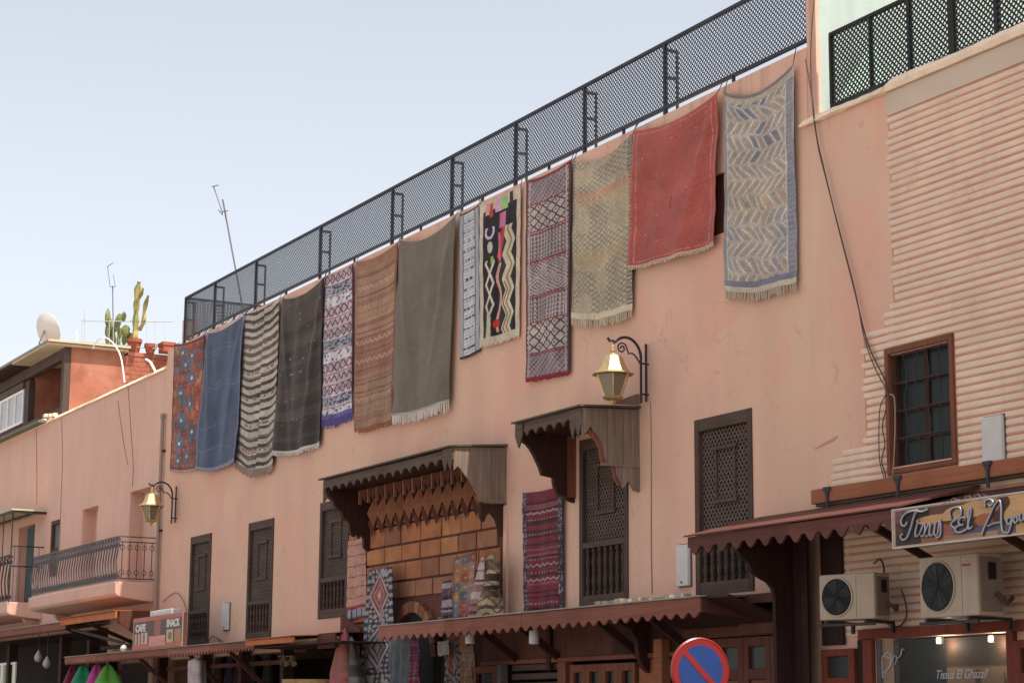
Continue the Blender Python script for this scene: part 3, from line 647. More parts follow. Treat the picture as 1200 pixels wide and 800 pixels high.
for px_, cat in ((551, ''),(626,'')):
    q = P(px_,748,1.0); l = empty('canister_lamp', (q.x,-1.0,q.z), 'white canister lamp under the long awning, '+('below the rolled kilims' if px_ < 600 else 'left of the glazed shop doors'), 'lamp', 'canister lamps under the long awning')
    MB().lathe([(.08,-.13),(.09,-.12),(.09,.08),(.08,.10)], (q.x,-1.0,q.z+.04), 16).build('shade', M['white_box'], l, smooth=True)
    MB().box(q.x-.02,q.x+.02,-1.02,-.98,q.z+.141,3.455).build('stem', M['wire'], l)
junk = MB(); rj = random.Random(2)
for k in range(34):
    px_ = rj.uniform(700, 800); q = P(px_, 705, .9); s_ = rj.uniform(.03,.09); junk.box(q.x,q.x+s_*2,-.9-rj.random()*.25,-.85,3.56,3.56+s_*.8)
tag(junk.build('rubble', M['roof_sheet']), 'loose rubble and scraps lying on top of the long awning', 'rubble', kind='stuff')
# ---------------------------------------------------------------- right awning B with side board and beam above
ab = empty('timber_awning', (-22.5, -.7, 4.1), 'maroon awning with large scallops beside the fabric shop sign', 'awning')
BO = 1.35
xa, xb = P(808,640,BO).x, P(1056,600,BO).x
fascia_run(ab, xa, xb, 4.40, 4.13, -BO, .36, .12, M['awning_dark'], 2.46, 'point', seed=12)
MB().prism_yz([(-BO-.07,4.403),(-BO-.07,4.425),(-.04,4.78),(-.04,4.74)], xa-.06, xb).build('roof', M['awning_dark'], ab)
MB().prism_yz([(-BO+.02,4.33),(-BO+.02,4.36),(-.1,4.68),(-.1,4.64)], xa+.25, -15).build('soffit', M['brown_dark'], ab)
xp = -24.42
MB().prism_yz([(-.02,4.70),(-1.32,4.36),(-1.32,4.2),(-1.2,4.05),(-1.08,3.98),(-1.02,3.84),(-.88,3.76),(-.74,3.7),(-.66,3.62),(-.62,3.5),(-.6,0.15),(-.02,.15)], xp, xp+.08).build('side_board', M['partition'], ab)
MB().box(xp+.42, -23.5, -.06, -.03, 2.8, 4.6).build('dark_panel', M['partition'], ab)
for k in range(2):     # slatted front of the partition
    MB().box(xp+.085+k*.17, xp+.245+k*.17, -.30, -.26+.006*(k%2), .15, 4.55).build('slat', M['partition'], ab)
for px_ in (1060, 1175):
    x = P(px_,640,.7).x; MB().bar((x,-1.3,4.28),(x,-.06,3.75),.07,.1).build('strut', M['brown_dark'], ab)
bmx = empty('wall_beam', (-18, -.15, 4.8), 'long orange painted beam fixed along the grooved wall below the barred window', 'beam')
MB().box(-24.05, XR-.4, -.17, -.05, 4.83, 5.04).build('beam', M['beam'], bmx, bevel=.01)
MB().box(-24.0, XR-.4, -.12, -.03, 4.79, 4.828).build('batten', M['wire'], bmx)
for px_ in (968, 1051, 1157, 1250, 1400):
    x = P(px_,575,.2).x
    b_ = MB().box(x-.08, x+.08, -.20, -.171, 4.99, 5.045); b_.box(x-.022,x+.022,-.195,-.172,4.70,4.989); b_.box(x-.04,x+.04,-.1965,-.174,4.93,4.988); b_.build('bracket', M['mesh_iron'], bmx)
# ---------------------------------------------------------------- left awnings
ad = empty('timber_awning', (-50.6, -.6, 3.2), 'long fine toothed brown awning under the CAFE SNACK sign', 'awning')
xa, xb = -58.1, P(299,760,1.3).x
fascia_run(ad, xa, xb, 3.46, 3.24, -1.3, .2, .09, M['awning'], 3.0, 'saw', seed=21)
MB().prism_yz([(-1.37,3.463),(-1.37,3.485),(-.04,3.56),(-.04,3.53)], xa, xb+.02).build('roof', M['roof_sheet'], ad)
MB().prism_yz([(-1.27,3.38),(-1.27,3.40),(-.1,3.42),(-.1,3.40)], xa+.02, xb-.02).build('soffit', M['brown_dark'], ad)
ae = empty('timber_awning', (-42, -.6, 3.2), 'short plain orange edged awning left of the black and white rug', 'awning')
xa, xb = xb+.05, P(346,748,1.5).x
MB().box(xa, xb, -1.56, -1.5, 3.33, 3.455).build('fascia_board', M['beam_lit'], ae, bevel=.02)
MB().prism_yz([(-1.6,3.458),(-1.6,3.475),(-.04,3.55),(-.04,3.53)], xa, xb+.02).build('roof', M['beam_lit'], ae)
MB().box(xb+.02, P(398,745,.9).x, -1.0, -.96, 3.20, 3.50).build('fascia_board', M['brown'], ae)
MB().prism_yz([(-1.0,3.503),(-1.0,3.52),(-.04,3.56),(-.04,3.54)], xb+.03, P(398,745,.9).x+.1).build('roof', M['brown'], ae)
MB().prism_yz([(-1.4,3.28),(-1.4,3.3),(-.1,3.3),(-.1,3.28)], xa+.03, xb+2.2).build('soffit', M['brown_dark'], ae)
ac_ = empty('timber_awning', (-64, -.6, 4.1), 'high fine toothed brown awning at the left edge under the balconies', 'awning')
xa, xb = -76, P(78,735,1.3).x
fascia_run(ac_, xa, xb, 4.48, 4.24, -1.3, .2, .09, M['awning'], 3.0, 'saw', seed=31)
MB().prism_yz([(-1.37,4.483),(-1.37,4.505),(-.04,4.58),(-.04,4.55)], xa, xb+.02).build('roof', M['roof_sheet'], ac_)
MB().prism_yz([(-1.27,4.38),(-1.27,4.40),(-.1,4.44),(-.1,4.42)], xa+.02, xb-.02).build('soffit', M['brown_dark'], ac_)
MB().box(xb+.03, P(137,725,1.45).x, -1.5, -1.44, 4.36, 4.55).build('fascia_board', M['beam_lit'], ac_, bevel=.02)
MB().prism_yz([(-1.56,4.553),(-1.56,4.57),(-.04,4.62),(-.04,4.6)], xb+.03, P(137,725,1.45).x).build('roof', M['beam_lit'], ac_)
xe = P(137,725,1.45).x
MB().prism_yz([(-1.4,4.55),(-1.4,4.25),(-.9,3.9),(-.6,3.75),(-.02,3.6),(-.02,4.59)], xe+.01, xe+.06).build('side_board', M['brown'], ac_)
for xx in (xb+.1, (xb+xe)/2, xe-.2):
    MB().bar((xx,-1.35,4.3),(xx,-.05,3.8),.06,.1).build('strut', M['brown_dark'], ac_)
MB().box(xb+.1, xe-.05, -.3, -.24, 3.7, 3.8).build('rail', M['brown_dark'], ac_)
MB().bar((xb+.05,-1.2,4.28),(xe-.1,-1.2,3.72),.06,.08).build('brace', M['brown_dark'], ac_)
for xx in (-68.5, -62.3, -59.4): MB().box(xx,xx+.28,-.32,-.02,.14,4.2).build('post', M['brown_dark'], ac_)
M['drop'] = glassy('clear_bulb_glass', (.35,.30,.27), .1)
for px_,py_ in ((45,770),(55,777)):
    q = P(px_,py_,1.0); b_ = empty('hanging_bulb', (q.x,-1,q.z), 'clear pear shaped bulb hanging at the far left awning, '+('the higher one' if px_ == 45 else 'the lower one'), 'bulb', 'bulbs hanging under the left awning')
    MB().lathe([(.02,.22),(.05,.17),(.11,.06),(.13,-.02),(.10,-.1),(.02,-.15)], (q.x,-1,q.z), 12).build('glass', M['drop'], b_, smooth=True)
    MB().tube([(q.x,-1,q.z+.2),(q.x,-1,4.39)], .012, 6).build('cord', M['wire'], b_)
# ---------------------------------------------------------------- shopfronts (middle)
sf = empty('shopfront', (-31, -.1, 0), 'brown timber shopfront with glazed doors and a roller shutter under the long awning', 'shopfront')
bx_ = lambda n_, m_, x0,x1,z0,z1,y0=-.16,y1=-.04,t_=None,bv=.006: MB().box(x0,x1,y0,y1,z0,z1).build(n_, m_, t_ or sf, bevel=bv)
bx_('panel', M['brown'], -34.45,-31.9, 2.82,3.46, -.13,-.03); bx_('panel', M['brown'], -31.75,-29.3, 2.82,3.46, -.13,-.03); bx_('panel', M['brown_dark'], -29.28,-27.6, 2.82,3.46,-.13,-.03)
bx_('mullion', M['brown_dark'], -31.9,-31.76, 2.6,3.46,-.2,-.03); bx_('beam', M['orange_wood'], -34.45,-31.9, 2.74,2.815, -.18,-.03); bx_('beam', M['orange_wood'], -31.75,-27.62, 2.74,2.815, -.18,-.03)
# small framed window left
for a,b,c_,d in ((-34.86,-34.66,.15,2.73),(-33.98,-33.8,.15,2.73),(-34.655,-33.985,2.6,2.73),(-34.655,-33.985,.9,1.05)): bx_('frame', M['orange_wood'], a,b,c_,d)
bx_('pane', M['glass_dark'], -34.655,-33.985,1.055,2.595,-.1,-.08,bv=0)
bx_('post', M['iron_grey'], -33.55,-33.42,.15,2.73,-.3,-.17)
for k in range(14): bx_('shutter_slat', M['shutter_x'], -33.35,-31.5, 2.62-k*.16, 2.73-k*.16, -.10, -.06+.0*k)
bx_('post', M['orange_wood'], -31.48,-31.2,.15,2.735,-.2,-.03)
for k in range(4):
    xa_ = -31.12+k*.54
    bx_('door', M['orange_wood'], xa_,xa_+.13,.15,2.68); bx_('door', M['orange_wood'], xa_+.41,xa_+.535,.15,2.68)
    bx_('door_rail', M['orange_wood'], xa_+.133,xa_+.407,2.55,2.68); bx_('door_rail', M['orange_wood'], xa_+.133,xa_+.407,.15,1.1)
    bx_('pane', M['glass_dark'], xa_+.133,xa_+.407,1.105,2.545,-.1,-.08,bv=0)
bx_('post', M['beam'], -28.9,-28.1,.15,2.73,-.12,-.03); bx_('post', M['beam'], -28.17,-27.92,2.735,3.02,-.3,-.14); bx_('post', M['beam'], -28.17,-27.92,.15,2.734,-.3,-.13)
br = MB().prism_yz([(-.14,3.44),(-.8,3.44),(-.74,3.3),(-.5,3.2),(-.36,3.0),(-.34,2.75),(-.26,2.6),(-.14,2.5)], -28.66,-28.54); br.build('bracket', M['brown_dark'], sf)
bx_('dark_panel', M['brown_dark'], -29.7,-28.7,2.85,3.44,-.15,-.131)
s2 = empty('shopfront', (-26, -.1, 0), 'red brown timber doors with small panes behind the round road sign', 'shopfront')
bx_('lintel', M['brown'], -27.58,-24.46, 3.44,3.58,-.5,-.03,s2); bx_('panel', M['brown'], -27.58,-24.46,3.0,3.435,-.14,-.03,s2); bx_('panel', M['brown'], -25.9,-24.46,3.02,3.3,-.2,-.145,s2)
MB().prism_yz([(-1.2,3.5),(-.1,3.14),(-.1,3.2),(-1.2,3.54)], -27.5,-24.7).build('soffit', M['brown_dark'], s2)
for k in range(4):
    xa_ = -27.3+k*.71
    for a,b,c_,d in ((xa_,xa_+.14,.15,2.98),(xa_+.56,xa_+.70,.15,2.98),(xa_+.143,xa_+.557,2.84,2.98),(xa_+.143,xa_+.557,2.35,2.5),(xa_+.143,xa_+.557,.15,.4)): bx_('door', M['brown'], a,b,c_,d,-.14,-.04,s2)
    bx_('pane', M['glass_win'], xa_+.143,xa_+.557,2.505,2.835,-.09,-.07,s2,0); bx_('door_panel', M['orange_wood'], xa_+.143,xa_+.557,.405,2.345,-.1,-.06,s2)
# ---------------------------------------------------------------- fabric shop on the right
s3 = empty('shopfront', (-20, -.1, 0), 'fabric shop window with script lettering between red brown doors', 'shopfront')
M['red_wood'] = wood('red_brown_door_wood', srgb((120,58,44)), .2)
bx_('lintel', M['red_wood'], -23.1,-15, 2.86,2.99,-.12,.0,s3); bx_('frame', M['red_wood'], -23.05,-22.86,.15,2.855,-.08,.0,s3); bx_('frame', M['red_wood'], -20.12,-19.99,.15,2.855,-.08,.0,s3); bx_('wall_board', M['partition'], -23.2,-23.06,.15,2.86,-.05,.0,s3)
for a in (-23.98, -19.97):
    b = a+.76
    for p,q,c_,d in ((a,a+.13,.15,2.74),(b-.13,b,.15,2.74),(a+.133,b-.133,2.64,2.74),(a+.133,b-.133,2.2,2.34)): bx_('door', M['red_wood'], p,q,c_,d,-.10,-.005,s3)
    bx_('pane', M['glass_win'], a+.133,b-.133,2.345,2.635,-.05,-.03,s3,0); bx_('door_panel', M['red_wood'], a+.133,b-.133,.15,2.195,-.06,-.005,s3)
bx_('pane', M['clear'], -22.83,-20.11,.3,2.85,.03,.032,s3,0)
bx_('window_divider', M['iron_grey'], -22.83,-22.74,.3,2.85,-.01,.028,s3,0)
def display(U, V):
    c = np.zeros(U.shape+(3,)); c[:] = (52,34,28)
    def blob(u0,u1,v0,v1,col): 
        k = (U>u0)&(U<u1)&(V>v0)&(V<v1); c[k] = col
    blob(.0,.04,0,1,(90,80,76)); blob(.04,.40,0,1,(30,26,26)); blob(.10,.30,.35,1,(88,30,28)); blob(.30,.36,.2,1,(34,30,44))
    blob(.40,.92,.16,1,(110,84,68)); blob(.92,1,0,1,(30,24,22))
    w_ = .5+.5*np.sin(U*38+np.sin(V*9)*1.5); k = (U>.42)&(U<.78)&(V>.3)&(w_>.7); c[k] = (104,50,42)
    k = (U>.60)&(U<.64)&(V>.18); c[k] = (60,44,38)
    k = (U>.80)&(U<.9)&((V-.16)>(U-.8)*4); c[k] = (60,40,34)
    return c
# ================================================================ woven and printed surfaces
def cloth_grid(name, fn, corners, nx, ny, mat, parent=None, shape=None, solid=.012, kk=.92):
    """corners TL,TR,BR,BL (Vectors); fn(U,V)->sRGB 0..255; shape(U,V)->(dx,dy,dz)"""
    u = np.linspace(0,1,nx); v = np.linspace(0,1,ny); U, V = np.meshgrid(u, v)
    TL,TR,BR,BL = [np.array(c) for c in corners]
    Pn = ((1-U)*(1-V))[...,None]*TL+(U*(1-V))[...,None]*TR+(U*V)[...,None]*BR+((1-U)*V)[...,None]*BL
    if shape is not None:
        dx,dy,dz = shape(U,V); Pn = Pn+np.stack([dx+0*U,dy+0*U,dz+0*U],-1)
    org = np.array([(Pn[...,0].min()+Pn[...,0].max())/2, Pn[...,1].mean(), Pn[...,2].min()])
    if parent is not None: org = np.array(parent.location)
    co = (Pn-org).reshape(-1,3)
    idx = np.arange(nx*ny).reshape(ny,nx)
    fs = np.stack([idx[1:,:-1],idx[1:,1:],idx[:-1,1:],idx[:-1,:-1]],-1).reshape(-1,4)
    me = bpy.data.meshes.new(name)
    me.vertices.add(len(co)); me.vertices.foreach_set('co', co.ravel().astype(np.float32))
    me.loops.add(fs.size); me.loops.foreach_set('vertex_index', fs.ravel().astype(np.int32))
    me.polygons.add(len(fs)); me.polygons.foreach_set('loop_start', (np.arange(len(fs))*4).astype(np.int32))
    me.polygons.foreach_set('loop_total', np.full(len(fs),4,dtype=np.int32)); me.update(calc_edges=True)
    me.polygons.foreach_set('use_smooth', [True]*len(fs))
    c = np.clip(fn(U,V)/255.0,0,1); lin = np.where(c<=.04045,c/12.92,((c+.055)/1.055)**2.4)*kk
    a = me.attributes.new('dye','FLOAT_COLOR','POINT'); a.data.foreach_set('color', np.concatenate([lin.reshape(-1,3),np.ones((nx*ny,1))],1).ravel().astype(np.float32))
    me.materials.append(mat); o = bpy.data.objects.new(name, me); COL.objects.link(o)
    if parent is not None: o.parent = parent
    else: o.location = org
    if solid:
        m_ = o.modifiers.new('thick','SOLIDIFY'); m_.thickness = solid; m_.offset = 0
    return o
disp = cloth_grid('display_cloth', display, [Vector((-22.83,.30,2.84)),Vector((-20.05,.30,2.84)),Vector((-20.05,.30,.4)),Vector((-22.83,.30,.4))], 120, 60, M['print'], s3, None, 0, 1.8)
disp.name = 'display_cloth'
def h01(a, s=0): return np.modf(np.abs(np.sin(a*127.1+s*311.7)*43758.5453))[0]
def h2(a, b, s=0): return h01(a*1.0+b*57.31, s)
def sn(x, y, s=0):      # smooth value noise
    xi, yi = np.floor(x), np.floor(y); fx, fy = x-xi, y-yi; fx = fx*fx*(3-2*fx); fy = fy*fy*(3-2*fy)
    return (h2(xi,yi,s)*(1-fx)+h2(xi+1,yi,s)*fx)*(1-fy)+(h2(xi,yi+1,s)*(1-fx)+h2(xi+1,yi+1,s)*fx)*fy
def A(*c): return np.array(c, dtype=float)
def base(U, c): o = np.zeros(U.shape+(3,)); o[:] = c; return o
def put(o, k, c, a=1.0): o[k] = o[k]*(1-a)+A(*c)*a
def tri(x): return np.abs(np.modf(np.abs(x))[0]*2-1)
def wear(o, U, V, s=1, amt=.12): 
    n = sn(U*5,V*9,s)*.6+sn(U*17,V*31,s+1)*.4; return o*(1+amt*(n[...,None]*2-1))
def r1(U,V):
    o = base(U,(140,66,50)); a = np.floor(U*7+.5*np.modf(np.floor(V*16)/2)[0]*2); b = np.floor(V*16)
    lo = sn(U*2.2,V*4.5,3); pal = [(146,66,52),(156,84,60),(160,112,68),(140,60,50),(150,76,58),(92,96,108),(112,56,50)]
    idx = (h2(a,b,1)*3.2+lo*5).astype(int)%7
    for i,c in enumerate(pal): o[idx==i] = c
    cu, cv = np.modf(U*7+.5*np.modf(b/2)[0]*2)[0]-.5, np.modf(V*16)[0]-.5
    for (x,y) in ((.32,.08),(.42,.18),(.3,.4),(.35,.62),(.3,.8),(.62,.12),(.65,.3),(.6,.5),(.7,.72),(.55,.9),(.28,.93)):
        put(o, (np.hypot((U-x)*1.0,(V-y)*2.2)+.05*sn(U*20,V*30,2))<.15, (78,94,116), .85); put(o, np.hypot((U-x),(V-y)*2.6)<.035, (205,190,170))
    put(o, (np.abs(cu)+np.abs(cv)<.12), (206,180,140), .6)
    put(o, (U<.05)|(U>.95)|(V<.02)|(V>.985), (96,44,40))
    return wear(o,U,V,1,.2)
def r2(U,V):
    o = base(U,(72,82,106)); n = sn(U*3+V*1.5,V*5,4); o = o*(1+.1*(n[...,None]-.5))
    for v0 in (.13,.16,.40,.43,.70,.86): put(o, (np.abs(V-v0-.02*np.sin(U*9))<.004)&(h2(np.floor(U*40),np.floor(V*3),2)>.45), (120,130,150), .5)
    put(o, (U<.03)|(U>.97), (108,110,140)); put(o, V>.985, (165,165,175), .7); return wear(o,U,V,6,.10)
def r3(U,V):
    sh = np.where(U>.62, .012, 0)+.004*np.sin(U*14); v = V+sh+.012*(U-.5)**2*4
    k = np.floor(v*74); x = h01(k,9); t = sn(v*36,v*0,5); wob = h01(np.floor(v*19),3)
    dark = (np.modf(v*18.5)[0] < .30+.25*wob); o = base(U,(188,178,164)); o = o*(1-.16*(np.modf(v*74)[0]>.55))[...,None]
    put(o, dark, (62,50,46)); put(o, dark&(x>.72), (112,90,80)); put(o, (wob>.8)&dark, (96,76,68))
    put(o, (np.abs(np.modf(v*6.1)[0]-.5)<.04)&(h2(np.floor(U*26),k,1)>.5), (120,84,74)); return wear(o,U,V,2,.12)
def r4(U,V):
    o = base(U,(54,48,45)); b = sn(V*24+U*.6,V*0,7); put(o, b>.62, (74,62,55), .8); put(o, (V>.30)&(V<.34), (80,68,60), .6)
    put(o, V<.12, (80,68,60), .55); put(o, (V>.74)&(V<.80), (82,74,66), .6); put(o, (V>.9)&(V<.93), (80,72,64), .5)
    put(o, (h2(np.floor(U*40),np.floor(V*120),2)>.992), (150,140,130), .7); put(o, (np.abs(V-.5-.02*U)<.004)&(h01(np.floor(U*30),4)>.5)&(U<.6), (150,140,130), .6)
    put(o, (U>.965), (40,30,30)); put(o, V>.985, (190,184,176)); return wear(o,U,V,3,.12)
def r5(U,V):
    o = base(U,(184,164,172)); nb = 13; b = np.floor(V*nb); f = np.modf(V*nb)[0]; ty = (b*3%5).astype(int)
    put(o, ty==1, (196,192,196)); put(o, ty==3, (150,150,158))
    d = np.abs(np.modf(U*5)[0]-.5)+np.abs(f-.5)
    put(o, (ty==0)&(np.abs(d-.42)<.10), (70,46,58)); put(o, (ty==0)&(d<.14), (120,62,70)); put(o, (ty==2)&(np.abs(f-.5-(tri(U*6)-.5)*.5)<.11), (66,44,62))
    put(o, (ty==4)&(np.abs(d-.5)<.12), (96,48,66)); put(o, (ty==3)&(h2(np.floor(U*24),np.floor(V*110),3)>.6), (66,60,84)); put(o, (ty==1)&(h2(np.floor(U*18),np.floor(V*80),5)>.78), (92,82,100))
    put(o, f<.09, (140,74,86), .75); put(o, (f>.91), (210,200,205), .8); put(o, (U<.03)|(U>.965), (90,56,66)); put(o, V>.97, (92,80,140)); return wear(o,U,V,5,.16)
def r6(U,V):
    o = base(U,(156,120,96)); b = sn(V*60,V*0,8); put(o, b>.62, (136,98,78), .7); put(o, (V>.52)&(V<.72), (138,88,70), .55); put(o, (V<.06), (150,100,80), .7)
    for v0 in (.10,.22,.385,.40,.44,.47,.52,.555,.66,.74,.79,.86,.93): put(o, np.abs(V-v0)<.004, (112,72,58), .8)
    for v0 in (.17,.50,.61,.83): put(o, (np.abs(V-v0-(tri(U*9)-.5)*.02)<.005), (188,156,128), .8)
    for v0 in (.29,.36,.70,.90): put(o, (np.abs(V-v0)<.016)&(np.abs(np.abs(np.modf(U*12)[0]-.5)+np.abs(V-v0)*20-.3)<.09), (180,150,124), .6)
    put(o, (U>.955)|(U<.02), (128,84,68)); return wear(o,U,V,9,.14)
def r7(U,V):
    o = base(U,(112,102,88)); n = sn(U*6,V*3,2); o = o*(1+.08*(n[...,None]-.5)); put(o, (h2(np.floor(U*60),np.floor(V*150),2)>.997), (160,155,145), .6)
    put(o, (np.abs(U-.55)<.005)&(V>.3), (128,118,102), .5); put(o, V>.99, (170,165,155)); return wear(o,U,V,12,.07)
def r8(U,V):
    o = base(U,(166,165,170)); c = np.abs(U-.5)<.28; put(o, c&(tri(V*44)>.45), (196,196,200)); put(o, c&(np.modf(V*15)[0]<.22)&(h01(np.floor(U*26)+np.floor(V*15)*7,1)>.45), (70,66,72))
    put(o, (np.abs(np.abs(U-.5)-.31)<.03), (118,116,124)); put(o, (U<.06)|(U>.94), (150,150,158)); put(o, V>.985, (50,40,40)); put(o, V<.01, (60,52,50)); return wear(o,U,V,14,.08)
def r9(U,V):
    o = base(U,(196,182,160)); ins = (U>.10)&(U<.92)&(V>.115)&(V<.95); put(o, ins, (30,22,22))
    c = .73+.055*(tri(V*6.0)*2-1); w_ = .105; put(o, ins&(V>.22)&(np.abs(U-c)<w_), (196,188,158)); put(o, ins&(V>.22)&(np.abs(U-c-.02)<.02), (150,120,90)); put(o, ins&(V>.6)&(np.abs(U-c+.06)<.014), (120,40,36))
    a = .27+.10*(tri(V*3.4)*2-1); b = .27-.10*(tri(V*3.4)*2-1); k = ins&(V>.42)&(V<.80); put(o, k&((np.abs(U-a)<.026)|(np.abs(U-b)<.026)), (205,190,178))
    put(o, ins&(V>.78)&(np.abs(U-.25)<.05+.10*(V-.8)*2), (190,182,150))
    m_ = .50+.05*np.sin(V*20); put(o, ins&(V>.46)&(V<.93)&(np.abs(U-m_)<.03), (200,150,138)); 
    put(o, np.hypot((U-.44),(V-.87)*2.6)<.075, (190,30,40)); put(o, np.hypot((U-.50),(V-.41)*2.6)<.06, (196,34,50)); put(o, (np.abs(U-.62+.55*(V-.2))<.045)&(V>.21)&(V<.40), (178,52,56)); put(o, (np.abs(U-.5)<.03)&(V>.25)&(V<.45), (205,120,140), .8)
    put(o, (np.abs(np.hypot((U-.27)*1.0,(V-.22)*2.2)-.10)<.022)&(V>.19), (196,170,205)); put(o, np.hypot((U-.27),(V-.33)*1.6)<.065, (188,180,168)); put(o, (np.abs(U-.33)<.035)&(V>.40)&(V<.45), (130,170,86)); 
    put(o, (V<.115)&(V>.07)&(U<.92)&(U>.1), (34,24,24)); put(o, (np.abs(U-.20)<.05)&(V<.10)&(V>.01), (205,150,150)); put(o, (np.abs(U-.30)<.04)&(V<.12)&(V>.02), (196,60,50)); put(o, (np.abs(U-.47)<.07)&(V<.10)&(V>.0), (210,160,190)); put(o, (np.abs(U-.62)<.09)&(V<.10)&(V>.0), (146,184,116)); put(o, (np.abs(U-.58)<.08)&(V>.115)&(V<.22), (186,104,146)); put(o, (np.abs(U-.80)<.04)&(V<.09), (60,40,40))
    return wear(o,U,V,15,.12)
def r10(U,V):
    o = base(U,(140,128,130)); x, y = U*26, V*92; ch = (np.floor(x)+np.floor(y))%2; put(o, ch==0, (86,58,66), .8)
    seg = [0,.13,.27,.42,.59,.72,.87,1.01]
    for i in range(7):
        k = (V>=seg[i])&(V<seg[i+1]); f = (V-seg[i])/(seg[i+1]-seg[i])
        if i in (1,5): 
            d = np.abs(np.modf(U*5)[0]-.5)+np.abs(np.modf(f*3)[0]-.5); put(o, k, (178,166,160)); put(o, k&(np.abs(d-.46)<.1), (66,42,48)); put(o, k&(d<.12), (110,44,50))
        if i == 3:
            d = np.abs(np.modf(U*2)[0]-.5)+np.abs(np.modf(f*2)[0]-.5); put(o, k&(np.abs(np.modf(d*5)[0]-.5)<.22), (182,168,166)); put(o, k&(d<.06), (70,40,48))
        if i in (2,4): put(o, k&(tri(U*14)>.62)&(tri(V*50)>.3), (176,164,160))
        if i == 0 or i == 6: put(o, k&(tri((U*9+V*34))>.55), (160,146,146), .7)
        put(o, k&((f<.05)|((f>.09)&(f<.12))), (128,48,56))
    put(o, (U<.05)|(U>.95), (82,52,58)); put(o, (np.abs(U-.09)<.014)|(np.abs(U-.91)<.014), (178,160,158)); put(o, (V<.012)|(V>.988), (132,40,50)); return wear(o,U,V,16,.14)
def r11(U,V):
    o = base(U,(172,156,130)); w_ = .35*np.sin(U*3.1+V*4); x, y = U*11+w_*.3, V*30+w_; d = np.abs(np.modf(x)[0]-.5)+np.abs(np.modf(np.abs(y))[0]-.5)
    sc = sn(U*4,V*9,4); put(o, (np.abs(d-.5)<.13)&(sc<.62), (116,112,106), .85); put(o, (np.abs(d-.5)<.10)&(sc>=.62), (140,130,116), .6); put(o, (d<.16)&(h2(np.floor(x),np.floor(y),5)>.4), (140,130,112), .8)
    q = V+.012*np.sin(U*3.14); put(o, (q>.22)&(q<.26)&(U>.1), (178,134,104), .8); put(o, (q>.28)&(q<.32)&(U>.08), (172,146,112), .7); put(o, (V>.58)&(V<.68)&(U>.15)&(U<.85), (170,148,110), .5)
    put(o, ((U<.05)|(U>.94))&(tri(V*46)>.5), (96,92,90), .8); put(o, V>.965, (186,172,150)); return wear(o*1.06,U,V,17,.12)
def r12(U,V):
    o = base(U,(164,84,76)); n = sn(U*4+V,V*6,21); o = o*(1+.10*(n[...,None]-.5))
    bd = np.minimum(np.minimum(U,1-U)*1.05,np.minimum(V,1-V)*1.9); put(o, (np.abs(bd-.06)<.007)&(h2(np.floor(U*70),np.floor(V*140),2)>.2), (212,150,140), .7); put(o, bd<.02, (186,100,90), .6)
    put(o, (h2(np.floor(U*44),np.floor(V*90),7)>.997), (204,140,130), .6); put(o, (np.abs(U-.5)<.012)&(V>.55)&(V<.66), (120,50,48), .7); put(o, (np.abs(V-.56)<.004)&(h01(np.floor(U*30),2)>.5), (130,52,50), .5); put(o, V>.985, (190,160,140)); return wear(o,U,V,22,.07)
def r13(U,V):
    o = base(U,(136,130,128)); sd = sn(U*2,V*3,3); put(o, sd>.5, (146,134,120), .7); put(o, (V>.44)&(V<.64), (152,136,116), .6)
    n = 13; q = V+.014*np.sin(U*6.2)+.006*np.sin(U*19); r = np.floor(q*n); f = np.modf(q*n)[0]; sg = np.where(r%2==0,1,-1); s = U*9+sg*f*1.25+h01(r,2)+.25*np.sin(V*23); k = (f>.10)&(f<.90)
    m = np.modf(np.abs(s+20))[0]; put(o, k&(m<.16), (188,180,170), .85); put(o, k&(m>.52)&(m<.66), (112,108,112), .6)
    hb = h2(np.floor(s+20),r,6); top = (r<=4)|(r>=11); put(o, k&(m>.2)&(m<.8)&(hb>.78)&top, (92,98,118), .7); put(o, k&(m>.2)&(m<.8)&(hb<.14), (168,140,118), .6)
    put(o, (~k), (170,160,148), .45); put(o, (U<.05)|(U>.9), (122,120,124)); put(o, (U>.915)&(U<.975)&(tri(V*40)>.5), (100,104,118), .6); put(o, ((U>.885)&(U<.9))|((U>.05)&(U<.065)), (172,164,154), .7)
    put(o, (V<.02), (112,104,100)); put(o, (V>.02)&(V<.05), (160,148,134), .8); put(o, (V>.945)&(V<.975), (108,108,120)); put(o, (V>.975), (172,160,144)); return wear(o*1.13,U,V,25,.12)
def r14(U,V):
    o = base(U,(112,42,50)); b = h01(np.floor(V*46),5); put(o, b>.66, (62,32,42)); put(o, (b<.16), (150,120,124), .45); put(o, (tri(V*46)>.7), (128,46,54), .6)
    for v0 in (.18,.62,.74): put(o, np.abs(V-v0-(tri(U*7)-.5)*.018)<.006, (176,164,166), .8)
    for v0 in (.24,.36,.57,.68,.93): put(o, (np.abs(V-v0)<.006)&(np.modf(U*13)[0]<.45), (172,160,170), .75)
    put(o, (U<.09)|(U>.9), (66,50,64)); put(o, ((U<.09)|(U>.9))&(h2(np.floor(U*30),np.floor(V*90),3)>.75), (160,160,170), .7); return wear(o,U,V,27,.15)
def r15(U,V):
    o = base(U,(186,142,124)); put(o, np.abs(np.modf(V*7.5+.03*np.sin(U*12))[0]-.5)<.05, (120,62,56), .8); put(o, (np.abs(np.modf(U*3)[0]-.5)<.07)&(h01(np.floor(V*22),2)>.5), (160,100,90), .5)
    put(o, (V>.83)&(V<.87), (150,40,44)); put(o, V>.87, (150,150,158)); put(o, (V>.87)&(np.modf(U*4)[0]<.25), (70,64,90)); put(o, (V>.97), (120,66,60)); return wear(o,U,V,28,.10)
